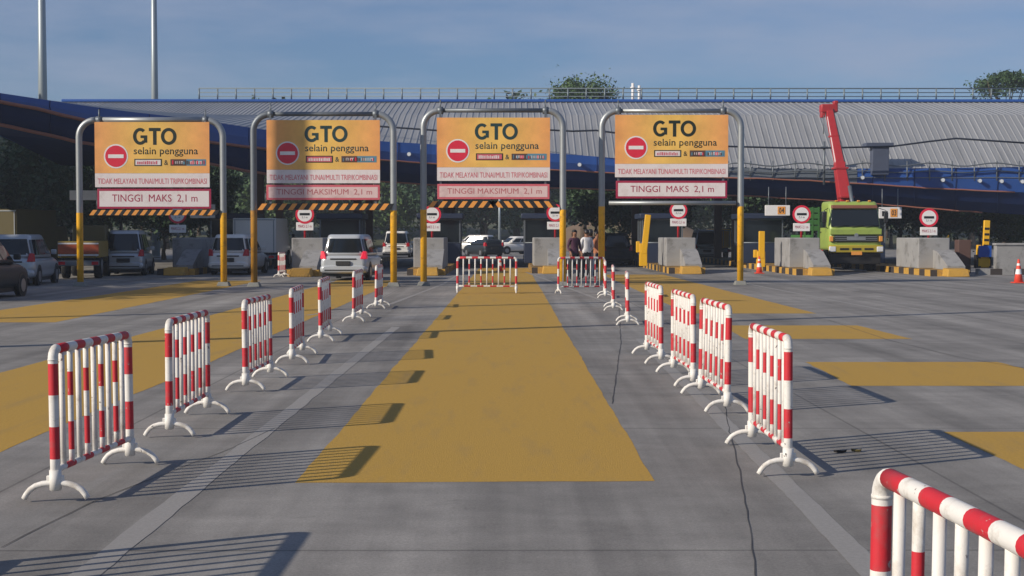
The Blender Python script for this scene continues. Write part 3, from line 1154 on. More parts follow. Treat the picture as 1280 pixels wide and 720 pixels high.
# thin lamp post beyond the plaza
p = at(624.5, 305, 135)
e = empty('lamp_post', (p.x, 135, 0), 0, 'thin pale lamp post between the two far white cars beyond the plaza', 'lamp post')
mb = MB(); mb.tube([(0, 0, 0), (0, 0, 6.5)], [.13, .09], 10); mb.build('pole', M['mast'], e)
mb = MB(); mb.tube([(0, 0, 6.4), (0.4, 0, 6.8), (1.2, 0, 6.9)], .05, 6); mb.box((1.1, -.12, 6.82), (1.7, .12, 6.96), 0, .02); mb.build('lamp_head', M['galv'], e)

# ================================================================== TOLL ISLANDS
TERM = ['far left shaded', 'second from the left', 'third from the left, left of the strip', 'just right of the yellow strip',
        'behind the fourth gantry', 'left of the crane truck', 'right of the crane truck', 'at the right edge of the frame']
SIGNS = {0: (222, 268, 286), 1: (381, 268, 283), 2: (540, 268, 284), 3: (694, 266, 282), 4: (848, 263, 278), 5: (1002, 268, 284), 6: (1161, 272, 289)}


def island(i, px, yn):
    X = at(px, 300, yn).x
    w = 0.78
    e = empty('toll_island', (X, yn, 0), 0, 'concrete nosed toll island, ' + TERM[i], 'toll island', 'toll islands under the canopy')
    o = (X, yn, 0)
    mb = MB()
    y = yn + .9
    k = 0
    while y < 100:
        mb.box((X - w, y, 0), (X + w, y + .8, .26), k % 2, 0)
        y += .8
        k += 1
    # front face stripes
    for j in range(6):
        mb.box((X - w + j * 2 * w / 6, yn + .82, 0.0), (X - w + (j + 1) * 2 * w / 6, yn + .898, .262), (j + 1) % 2, 0)
    mb.build('kerb', [M['kerb_yellow'], M['kerb_black']], e, o)
    mb = MB()
    mb.hexa([(X - .35, yn, 0), (X + .55, yn, 0), (X + .55, yn + .81, 0), (X - .35, yn + .81, 0),
             (X - .30, yn + .08, .30), (X + .50, yn + .08, .30), (X + .50, yn + .81, .34), (X - .30, yn + .81, .34)], 0, .03)
    mb.build('yellow_nose', M['kerb_yellow'], e, o)
    mb = MB()
    tall = 1.44
    mb.box((X - .66, yn + 3.1, .263), (X + .66, yn + 6.6, tall + .1), 0, .04)
    mb.build('crash_block', M['concrete'], e, o)
    mb = MB()
    poly = [(yn + 1.0, .264), (yn + 3.09, .264), (yn + 3.09, 1.05), (yn + 2.4, .95), (yn + 1.35, .55), (yn + 1.0, .40)]
    mb.prism_x(poly, X - .05, X + .66)
    mb.build('sloped_nose', M['concrete'], e, o)
    # booth
    by = 73.5
    b = empty('toll_booth', (X, by, .26), 0, 'dark blue toll booth, island ' + TERM[i], 'toll booth', 'toll booths under the canopy')
    bo = (X, by, .26)
    mb = MB(); mb.box((X - 1.0, by, .264), (X + 1.0, by + 2.6, 1.25), 0, .02); mb.build('wall', M['booth'], b, bo)
    mb = MB()
    for sx in (-.98, .98):
        for sy in (0.02, 1.3, 2.58):
            mb.box((X + sx - .03, by + sy - .03, 1.25), (X + sx + .03, by + sy + .03, 2.45))
    for zz in (1.27, 2.42):
        mb.tube([(X - .98, by + .02, zz), (X + .98, by + .02, zz), (X + .98, by + 2.58, zz), (X - .98, by + 2.58, zz), (X - .98, by + .02, zz)], .035, 6)
    mb.build('window_frame', M['galv_dark'], b, bo)
    mb = MB(); mb.box((X - .94, by + .06, 1.252), (X + .94, by + 2.54, 2.448)); mb.build('window', M['glass'], b, bo)
    mb = MB(); mb.box((X - 1.15, by - .25, 2.45), (X + 1.15, by + 2.85, 2.72), 0, .04); mb.build('roof', M['booth'], b, bo)
    # height limit sign
    if i in SIGNS:
        sx, sy, sp = SIGNS[i]
        ys = yn + 3.35
        c = at(sx, sy, ys)
        pl = at(sx, sp, ys)
        s = empty('height_limit_sign', (c.x, ys, tall + .1), 0, 'round red rimmed height sign, island ' + TERM[i], 'road sign', 'height limit signs on the islands')
        so = (c.x, ys, tall + .1)
        mb = MB(); mb.tube([(c.x, ys + .03, tall + .1), (c.x, ys + .03, c.z + .1)], .05, 10); mb.build('post', M['tail'] if i else M['galv'], s, so)
        mb = MB(); mb.disc((c.x, ys, c.z), .39, (0, -1, 0), .03, 32); dsc = mb.build('disc', M['signred'], s, so)
        mb = MB(); mb.disc((c.x, ys - .03, c.z), .30, (0, -1, 0), .006, 32); mb.build('white_field', M['signwhite'], dsc, so)
        mb = MB(); mb.box((c.x - .21, ys - .042, c.z - .04), (c.x + .21, ys - .037, c.z + .06)); mb.build('black_bar', M['black'], dsc, so)
        letters('2,1 m', c.x - .12, c.x + .12, c.z - .17, c.z - .08, ys - .037, M['black'], dsc, so)
        mb = MB(); mb.box((c.x - .36, ys - .02, pl.z - .17), (c.x + .36, ys + .01, pl.z + .17), 0, .01); plt = mb.build('plate', M['signwhite'], s, so)
        letters('MAKS 2,1 m', c.x - .28, c.x + .28, pl.z - .07, pl.z + .07, ys - .021, M['maroon'], plt, so)
    return e


for i, (px, yn) in enumerate(ISL):
    island(i, px, yn)

# lane number boards hung on the booth fronts
for px, py, wpx, hpx, num, lab in ((972, 263, 31, 13, '04', 'white lane board with orange number 04 above the booth left of the crane truck'),
                                    (1113, 266, 28, 14, '03', 'white lane board with orange number 03 beside the crane truck cab'),
                                    (253, 264, 31, 17, None, 'white lane board with plain orange patch above the lane behind the first gantry'),
                                    (104, 244, 34, 12, None, 'shaded bluish white board under the canopy at the left behind the first gantry')):
    Y = 72.6
    c = at(px, py, Y)
    hw, hh = wpx / F * Y / 2, hpx / F * Y / 2
    e = empty('lane_board', (c.x, Y, c.z - hh), 0, lab, 'lane board')
    oo = (c.x, Y, c.z - hh)
    mb = MB(); mb.box((c.x - hw, Y, c.z - hh), (c.x + hw, Y + .12, c.z + hh), 0, .01); mb.build('board', M['signwhite'], e, oo)
    mb = MB()
    for sx in (-.7, .7):
        mb.tube([(c.x + sx * hw, Y + .1, c.z + hh - .05), (c.x + sx * hw, Y + .1, c.z + hh + .9)], .025, 6)
    mb.build('hanger', M['galv_dark'], e, oo)
    if px != 104:
        mb = MB(); mb.box((c.x + .0 * hw, Y - .012, c.z - hh * .75), (c.x + .62 * hw, Y - .003, c.z + hh * .75)); q = mb.build('number_patch', M['tape_orange'], e, oo)
        if num:
            letters(num, c.x + .10 * hw, c.x + .52 * hw, c.z - hh * .5, c.z + hh * .5, Y - .012, M['black'], q, oo, bold=.02)
        if px == 1113:
            mb = MB(); mb.box((c.x - .75 * hw, Y - .012, c.z - hh * .6), (c.x - .25 * hw, Y - .003, c.z + hh * .3)); mb.build('pictogram', M['black'], e, oo)

# gate barrier machines
def gate_machine(px, py_base, Y, h, lean, label, blue=False, armz=True):
    p = at(px, py_base, Y)
    e = empty('gate_machine', (p.x, Y, 0.26), 0, label, 'gate machine', 'yellow gate machines on the islands')
    mb = MB()
    mb.box((-.17, -.15, 0), (.17, .2, h * .55), 0, .02)
    mb.build('cabinet', M['machine'], e)
    mb = MB()
    Mx = Matrix.Translation((0.02, -.02, h * .3)) @ Matrix.Rotation(R(lean), 4, 'Y')
    mb.box((-.13, -.14, 0), (.13, .0, h * .95), 0, .02, Mx)
    if blue:
        for k in range(4):
            mb.box((-.10, -.15, h * (.25 + .15 * k)), (.10, -.143, h * (.31 + .15 * k)), 1, 0, Mx)
    mb.build('arm_housing', [M['machine'], M['black']], e)
    mb = MB()
    mb.box((-.32, -.12, h * .33), (-.16, .1, h * .6), 0, .02)
    mb.build('card_reader', M['machine'], e)
    if blue:
        mb = MB(); mb.box((-.30, -.24, h * .28), (.25, -.155, h * .58), 0, .015); mb.build('blue_panel', M['blue_panel'], e)
        mb = MB(); mb.box((-.36, -.1, -.02), (.3, .26, h * .34), 0, .015); mb.build('plinth', M['black'], e)
        mb = MB(); mb.box((-.28, -.14, .06), (.22, -.105, h * .24), 0, .01); mb.build('front_plate', M['machine'], e)
    return e


gate_machine(804, 325, 66.5, 1.85, 6, 'tall leaning yellow gate machine left of the concrete nose behind the fourth gantry')
gate_machine(951, 325, 64.5, 1.25, 0, 'short yellow gate machine beside the two cones left of the crane truck')
gate_machine(1230, 330, 63.5, 1.62, 2, 'yellow and black striped gate machine with a blue panel at the right', True)
# yellow warning triangle on the island right of the truck
p = at(1181, 305, 62.2)
mb = MB()
mb.prism([(p.x - .22, p.z - .05), (p.x + .17, p.z - .18), (p.x + .17, p.z + .38)], 62.2, 62.26)
mb.tube([(p.x + .08, 62.3, p.z - .5), (p.x + .08, 62.3, p.z + .2)], .03, 8)
tag(mb.build('arrow_marker', M['machine']), 'small yellow triangular arrow marker on the concrete right of the crane truck', 'marker')
# rust coloured cabinet beside it
p = at(1206, 338, 64)
mb = MB(); mb.box((p.x - .28, 64, 0), (p.x + .26, 64.6, 1.45), 0, .02)
tag(mb.build('utility_cabinet', M['column']), 'rust brown utility cabinet left of the striped gate machine', 'cabinet')
# white concrete wall at right edge
p = at(1245, 336, 62)
e = empty('concrete_wall', (p.x + 1.6, 62, 0), 0, 'pale concrete wall with capped top at the right edge behind a cone', 'wall')
eo = (p.x + 1.6, 62, 0)
mb = MB(); mb.box((p.x, 62, .1), (p.x + 3.4, 62.35, 1.22), 0, .02); mb.build('wall_panel', M['concrete'], e, eo)
mb = MB(); mb.box((p.x - .04, 61.95, 1.222), (p.x + 3.44, 62.4, 1.32), 0, .02); mb.build('coping', M['concrete'], e, eo)
mb = MB()
for k in range(9):
    mb.box((p.x - .9 + k * .5, 61.5, 0), (p.x - .9 + k * .5 + .5, 61.9, .25), k % 2)
mb.build('kerb', [M['concrete'], M['kerb_black']], e, eo)


# cones
def make_cone(label):
    e = empty('traffic_cone', (0, 0, 0), 0, label, 'cone', 'orange traffic cones')
    mb = MB()
    mb.box((-.19, -.19, 0), (.19, .19, .035), 0, .01)
    mb.build('base', M['cone'], e)
    mb = MB()
    zs = [.03, .28, .44, .55, .62, .75]
    mb.tube([(0, 0, z) for z in zs], [.145 - .115 * (z / .75) for z in zs], 16, mis=[0, 1, 0, 1, 0])
    mb.build('cone_body', [M['cone'], M['signwhite']], e)
    return e


c0 = make_cone('bigger orange cone right of the fourth gantry, nearest the short gate machine')
cones = [(949, 342, 1.0, None), (961, 331, 0.9, 'smaller orange cone further back beside the concrete left of the crane truck'), (1273, 354, 1.1, 'orange cone with white tip at the right edge of the frame'), (625, 339, .9, 'orange cone behind the barrier closing the middle lane')]
for k, (px, py, sc, lab) in enumerate(cones):
    o = c0 if k == 0 else copy_tree(c0)
    g = gnd(px, py)
    o.location = (g.x, g.y, 0.005)
    o.scale = (sc,) * 3
    if lab: o['label'] = lab

# ================================================================== SIGN GANTRIES
def gantry(idx, xl, xr, Y, ytop, yyel, panel, board, bar, style, label):
    PL, PR = at(xl, 300, Y).x, at(xr, 300, Y).x
    zt = at(xl, ytop, Y).z
    zy = at(xl, yyel, Y).z
    cx = (PL + PR) / 2
    e = empty('sign_gantry', (cx, Y, 0), 0, label, 'sign gantry', 'orange sign gantries over the lanes')
    o = (cx, Y, 0)
    r = .106
    br = .55
    ymat = M['post_shaded'] if idx == 1 else M['post_yellow']
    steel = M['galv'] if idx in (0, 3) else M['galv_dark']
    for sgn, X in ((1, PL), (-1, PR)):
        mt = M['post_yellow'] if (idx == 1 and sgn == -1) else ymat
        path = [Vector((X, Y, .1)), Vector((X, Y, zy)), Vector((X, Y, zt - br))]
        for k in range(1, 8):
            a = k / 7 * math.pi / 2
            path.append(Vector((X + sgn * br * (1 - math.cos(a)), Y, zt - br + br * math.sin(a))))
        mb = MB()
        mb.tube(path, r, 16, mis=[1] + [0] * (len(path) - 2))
        mb.build('post', [M['galv'] if (sgn == -1 or idx != 1) else steel, mt], e, o)  # second gantry's left post takes darker steel too, as painted shade
        mb = MB()
        mb.hexa([(X - .21, Y - .21, 0), (X + .21, Y - .21, 0), (X + .21, Y + .21, 0), (X - .21, Y + .21, 0),
                 (X - .155, Y - .155, .14), (X + .155, Y - .155, .14), (X + .155, Y + .155, .14), (X - .155, Y + .155, .14)], 0, .015)
        mb.build('footing', M['footing'], e, o)
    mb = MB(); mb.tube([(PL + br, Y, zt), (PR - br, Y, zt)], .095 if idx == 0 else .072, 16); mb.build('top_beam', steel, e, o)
    # clamps and hangers
    x0, x1, y0, y1 = panel
    A, B = at(x0, y0, Y - .17), at(x1, y1, Y - .17)
    X0, X1, ZT, ZB = A.x, B.x, A.z, B.z
    yf = Y - .17
    for t in (.03, .96):
        xx = X0 + (X1 - X0) * t
        mb = MB()
        mb.tube([(xx - .09, Y, zt), (xx + .09, Y, zt)], .12, 12)
        mb.tube([(xx, Y - .02, zt), (xx, Y - .02, zt + .34)], .025, 6)
        mb.box((xx - .035, Y - .11, ZB - .7), (xx + .035, Y - .06, zt + .02))
        mb.build('hanger', M['galv_dark'], e, o)
    Wd, Ht = X1 - X0, ZT - ZB

    def PX(u): return X0 + Wd * u

    def PZ(v): return ZT - Ht * v
    mb = MB()
    mb.box((X0, yf, ZB + Ht * .215), (X1, yf + .05, ZT), 0, 0)
    sb = mb.build('sign_board', M['print'], e, o)
    mb = MB(); mb.box((X0 + .001, yf + .001, ZB), (X1 - .001, yf + .049, ZB + Ht * .213)); mb.build('white_strip', M['white_print'], sb, o)
    letters('TIDAK MELAYANI TUNAI/MULTI TRIP/KOMBINASI', PX(.025), PX(.975), ZB + Ht * .05, ZB + Ht * .135, yf, M['faded_red'], sb, o)
    ink = M['ink'] if idx in (1, 2) else M['ink_dark']
    big_letters(PX(.335), PX(.715), PZ(.35), PZ(.09), yf, ink, sb, o)
    letters('selain pengguna', PX(.34), PX(.90), PZ(.53), PZ(.385), yf, ink, sb, o, bold=.008)
    # no entry disc
    cxx, cz, rr = PX(.185), PZ(.525), Ht * .165
    mb = MB(); mb.disc((cxx, yf - .001, cz), rr * 1.13, (0, -1, 0), .004, 32); nd = mb.build('disc_rim', M['signwhite'], sb, o)
    mb = MB(); mb.disc((cxx, yf - .0055, cz), rr, (0, -1, 0), .004, 32); mb.build('no_entry_disc', M['signred'], sb, o)
    mb = MB(); mb.box((cxx - rr * .72, yf - .0135, cz - rr * .17), (cxx + rr * .72, yf - .010, cz + rr * .17)); mb.build('disc_bar', M['signwhite'], sb, o)
    # the two small card logos
    mb = MB(); mb.box((PX(.345), yf - .004, PZ(.675)), (PX(.585), yf - .001, PZ(.565))); mb.build('logo_frame', M['ink_dark'], sb, o)
    mb = MB(); mb.box((PX(.355), yf - .0075, PZ(.66)), (PX(.575), yf - .0045, PZ(.58))); mb.build('logo_panel', M['white_print'] if idx in (0, 3) else M['faded_red'], sb, o)
    letters('&', PX(.605), PX(.64), PZ(.66), PZ(.585), yf, ink, sb, o, bold=.01)
    mb = MB()
    mb.box((PX(.66), yf - .004, PZ(.67)), (PX(.80), yf - .001, PZ(.57)), 0)
    mb.box((PX(.80), yf - .0045, PZ(.67)), (PX(.97), yf - .0015, PZ(.57)), 1)
    mb.box((PX(.70), yf - .008, PZ(.64)), (PX(.77), yf - .005, PZ(.60)), 2)
    mb.box((PX(.83), yf - .0085, PZ(.645)), (PX(.94), yf - .0055, PZ(.60)), 2)
    rl = random.Random(idx + 5)
    xx = PX(.37)
    while xx < PX(.55):
        ww = Wd * rl.uniform(.006, .014)
        mb.box((xx, yf - .0115, PZ(.648)), (xx + ww, yf - .0085, PZ(rl.uniform(.595, .61))), 3)
        xx += ww + Wd * .006
    xx = PX(.675)
    while xx < PX(.95):
        ww = Wd * rl.uniform(.006, .013)
        mb.box((xx, yf - .0125, PZ(.65)), (xx + ww, yf - .0092, PZ(rl.uniform(.585, .61))), rl.choice([0, 0, 1, 4]))
        xx += ww + Wd * .007
    mb.build('card_logo', [M['column'], M['logo_blue'], M['white_print'], M['faded_red'] if idx in (0, 3) else M['white_print'], M['signred']], sb, o)
    # height board
    x0, x1, y0, y1 = board
    A, B = at(x0, y0, Y - .17), at(x1, y1, Y - .17)
    bw, bh = B.x - A.x, A.z - B.z
    mb = MB(); mb.box((A.x, yf, B.z), (B.x, yf + .05, A.z), 0, .01)
    bo_ = mb.build('height_board', M['maroon'] if style == 'new' else M['faded_red'], e, o)
    mb = MB(); mb.box((A.x + .07, yf - .005, B.z + .07), (B.x - .07, yf - .001, A.z - .07))
    mb.build('board_face', M['white_print'] if style == 'new' else M['pink_print'], bo_, o)
    letters('TINGGI  MAKS  2,1 m' if style == 'new' else 'TINGGI MAKSIMUM  2,1 m',
            A.x + bw * (.13 if style == 'new' else .09), A.x + bw * (.88 if style == 'new' else .93), B.z + bh * .30, B.z + bh * .72, yf - .005,
            M['maroon'] if style == 'new' else M['faded_red2'], bo_, o)
    # height bar
    x0, x1, y0, y1 = bar
    A, B = at(x0, y0, Y - .1), at(x1, y1, Y - .1)
    zc, rb = (A.z + B.z) / 2, (A.z - B.z) / 2
    mb = MB()
    if idx == 3:
        mb.tube([(A.x, Y - .1, zc), (B.x, Y - .1, zc)], rb, 14)
        mb.build('height_bar', M['galv'], e, o)
    else:
        # slanted hazard stripes: slices of a flat box, sheared
        n = 13 if idx else 15
        L = (B.x - A.x)
        sh = rb * (1.5 if idx == 1 else 1.5)
        for k in range(n * 2):
            xa, xb = A.x + L * k / (2 * n), A.x + L * (k + 1) / (2 * n)
            s2 = sh if k > 0 else 0
            half = (k < n)
            d = sh * (1 if half or idx != 2 else -1)
            mb.hexa([(xa, Y - .16, zc - rb), (xb, Y - .16, zc - rb), (xb, Y - .04, zc - rb), (xa, Y - .04, zc - rb),
                     (xa + d, Y - .16, zc + rb), (xb + d, Y - .16, zc + rb), (xb + d, Y - .04, zc + rb), (xa + d, Y - .04, zc + rb)], k % 2)
        mb.build('height_bar', [M['tape_orange'], M['black']], e, o)
        mb = MB()
        for t in (.06, .94):
            xx = A.x + L * t
            mb.tube([(xx, Y - .1, zc + rb), (xx, Y - .1, zc + rb + .35)], .015, 6)
        mb.build('bar_chain', M['galv_dark'], e, o)
    return e


M['logo_blue'] = mat('logo_blue_grey', (0.10, 0.25, 0.34), 0.5)
M['faded_red2'] = mat('washed_red_print', (0.48, 0.13, 0.14), 0.5)
gantry(0, 100, 279.5, 48.3, 150, 266, (118, 262, 152.5, 234), (121.5, 264, 236, 261), (112, 270, 262.5, 269), 'new',
       'leftmost sign gantry, orange sign over white board with bold maroon height text')
gantry(1, 317.5, 492, 47.8, 142.5, 263, (333, 475, 150, 229), (333, 475, 231, 250), (322, 487, 254.5, 262.5), 'old',
       'second sign gantry from the left, with shade-painted ochre left post and faded height board')
gantry(2, 529.5, 703.5, 48.6, 138, 262, (546, 687.5, 147, 226), (546.5, 687, 230, 249), (535, 698, 251.5, 259.5), 'old',
       'third sign gantry from the left, straddling the middle yellow strip, with faded height board')
gantry(3, 752, 925.5, 49.4, 138.5, 258, (769, 910, 143.5, 221.5), (770, 909, 226, 248), (761, 920, 251, 256.5), 'new',
       'rightmost sign gantry, with plain grey height bar under bold maroon height board')

# ================================================================== CROWD BARRIERS
BL = 1.55


def bands(z0, z1, cuts):
    """list of z and per segment material from cuts [(z, idx), ...]"""
    return [z0] + [c for c in cuts] + [z1]


def make_barrier():
    e = empty('crowd_barrier', (0, 0, 0), 0)
    h, rp, br = .965, .031, .065
    for s in (-1, 1):
        y = s * BL / 2
        zs = [.07, .27, .475, .675, .875, h - br]
        path = [Vector((0, y, z)) for z in zs]
        for k in range(1, 6):
            a = k / 5 * math.pi / 2
            path.append(Vector((0, y - s * br * (1 - math.cos(a)), h - br + br * math.sin(a))))
        mb = MB()
        mb.tube(path, rp, 16, mis=[0, 1, 0, 1, 0] + [0] * 5)
        mb.tube([(0, y, h - br - .006), (0, y, h - br + .006)], rp * 1.05, 16, 0)
        mb.build('post', [M['white'], M['red']], e)
        mb = MB()
        arch = [(-.205, .018), (-.19, .045), (-.165, .075), (-.13, .098), (-.085, .112), (-.03, .118), (.03, .118), (.085, .112), (.13, .098), (.165, .075), (.19, .045), (.205, .018)]
        mb.tube([(x, y, z) for x, z in arch], .019, 12)
        mb.tube([(0, y, .075), (0, y, .20)], rp * 1.22, 14)
        mb.box((-.055, y - .012, .105), (.055, y + .012, .165), 0, .004)
        mb.build('foot', M['white'], e)
    n = 8
    for nm, z, r, i0 in (('top_rail', h, rp, 0), ('bottom_rail', .20, .021, 1)):
        y0, y1 = -BL / 2 + (br if nm == 'top_rail' else 0), BL / 2 - (br if nm == 'top_rail' else 0)
        mb = MB()
        N = 9
        mb.tube([(0, y0 + (y1 - y0) * k / N, z) for k in range(N + 1)], r, 16, mis=[(k + 1 + i0) % 2 for k in range(N)])
        mb.build(nm, [M['white'], M['red']], e)
    for k in range(9):
        y = -BL / 2 + BL * (k + 1) / 10
        mb = MB()
        if k % 2:
            mb.tube([(0, y, z) for z in (.20, .29, .475, .645, .80, h)], .0185, 12, mis=[0, 1, 0, 1, 0])
        else:
            mb.tube([(0, y, .20), (0, y, h)], .0185, 12)
        mb.build('bar', [M['white'], M['red']], e)
    return e


proto = make_barrier()
BAR = [  # near point, far point (ground), label, group
    (gnd(70, 628), gnd(158, 583), 'red and white crowd barrier nearest the camera in the left row', 'barriers left of the yellow strip'),
    (gnd(212, 547), gnd(262, 517), 'second red and white crowd barrier from the front in the left row', 'barriers left of the yellow strip'),
    (gnd(307, 490), gnd(337, 473), 'third red and white crowd barrier from the front in the left row', 'barriers left of the yellow strip'),
    (gnd(365, 456), gnd(384, 438), 'fourth red and white crowd barrier from the front in the left row', 'barriers left of the yellow strip'),
    (gnd(401, 428), gnd(418, 415), 'fifth red and white crowd barrier from the front in the left row', 'barriers left of the yellow strip'),
    (gnd(442, 403), gnd(459, 393), 'sixth red and white crowd barrier, last but one in the left row', 'barriers left of the yellow strip'),
    (gnd(470, 387), gnd(479.5, 381), 'farthest red and white crowd barrier of the left row, near the gantry post', 'barriers left of the yellow strip'),
    (Vector((1.262, 2.93, 0)), Vector((1.128, 4.46, 0)), 'red and white crowd barrier cut off at the bottom right corner, closest to the camera', 'barriers right of the yellow strip'),
    (gnd(985, 596), gnd(936, 553), 'nearest complete red and white crowd barrier of the right row, standing apart', 'barriers right of the yellow strip'),
    (gnd(908, 517), gnd(869, 489), 'second complete red and white crowd barrier of the right row', 'barriers right of the yellow strip'),
    (gnd(866, 484), gnd(833, 461), 'third complete red and white crowd barrier of the right row, grimy bars', 'barriers right of the yellow strip'),
    (gnd(826, 456), gnd(804, 440), 'fourth complete red and white crowd barrier of the right row, farthest of the close four', 'barriers right of the yellow strip'),
    (gnd(785, 408), gnd(783.5, 401), 'edge-on red and white crowd barrier just beyond the close four of the right row', 'barriers right of the yellow strip'),
    (gnd(767, 389), gnd(766, 384), 'middle one of the three edge-on red and white barriers of the right row', 'barriers right of the yellow strip'),
    (gnd(757, 373), gnd(756, 369), 'farthest edge-on red and white barrier, touching the barrier with people behind it', 'barriers right of the yellow strip'),
    (gnd(572, 367), gnd(645, 367), 'red and white crowd barrier set across the yellow strip, closing the middle lane', 'barriers across the lane'),
    (gnd(696, 368), gnd(757, 367), 'red and white crowd barrier set across the lane in front of the standing people', 'barriers across the lane'),
    (gnd(346, 347), gnd(358, 346), 'far red and white barrier beside the white box truck', 'barriers across the lane'),
    (Vector((-2.93, 5.9, 0)), Vector((-2.93, 7.45, 0)), 'crowd barrier out of frame at the left that throws the striped shadow', 'barriers left of the yellow strip'),
]
for k, (a, b, lab, grp) in enumerate(BAR):
    o = proto if k == 0 else copy_tree(proto)
    d = (b - a)
    d.z = 0
    if k in (15, 16, 17):
        mid = (a + b) / 2
    else:
        mid = a + d.normalized() * BL / 2
    ang = math.atan2(d.y, d.x) - math.pi / 2
    o.location = (mid.x, mid.y, 0)
    o.rotation_euler = (R(random.uniform(-.5, .5)), R(random.uniform(-.8, .8)), ang)
    if 9 <= k <= 11: o.scale = (1, 1.05, 1.04)
    if k == 15: o.scale = (1, 1.08, 1.06)
    if k == 16: o.scale = (1, .92, 1.06)
    if k == 17: o.scale = (1, .45, 1.0)
    tag(o, lab, 'barrier', grp)
# chips of bare metal on the closest barrier's white bars are in its paint

# ================================================================== VEHICLES
def superring(a, b, cy, z, n=7.0, seg=36):
    pts = []
    for k in range(seg):
        t = 2 * math.pi * k / seg
        c, s = math.cos(t), math.sin(t)
        pts.append(Vector((a * math.copysign(abs(c) ** (2 / n), c), cy + b * math.copysign(abs(s) ** (2 / n), s), z)))
    return pts


def section(y, zb, zt, hw, n=4.5, seg=24):
    cz, hz = (zb + zt) / 2, (zt - zb) / 2
    pts = []
    for k in range(seg):
        t = 2 * math.pi * k / seg
        c, s = math.cos(t), math.sin(t)
        pts.append(Vector((hw * math.copysign(abs(c) ** (2 / n), c), y, cz + hz * math.copysign(abs(s) ** (2 / n), s))))
    return pts


def wheel(x, y, r, w, parent, side):
    mb = MB()
    mb.tube([(x - side * w, y, r), (x - side * w * .9, y, r), (x - side * w * .1, y, r), (x, y, r)], [r * .92, r, r, r * .92], 22)
    t = mb.build('wheel', M['rubber'], parent)
    mb = MB()
    mb.tube([(x - side * .05, y, r), (x + side * .006, y, r)], [r * .62, r * .60], 18)
    mb.build('rim', M['rim'], t)


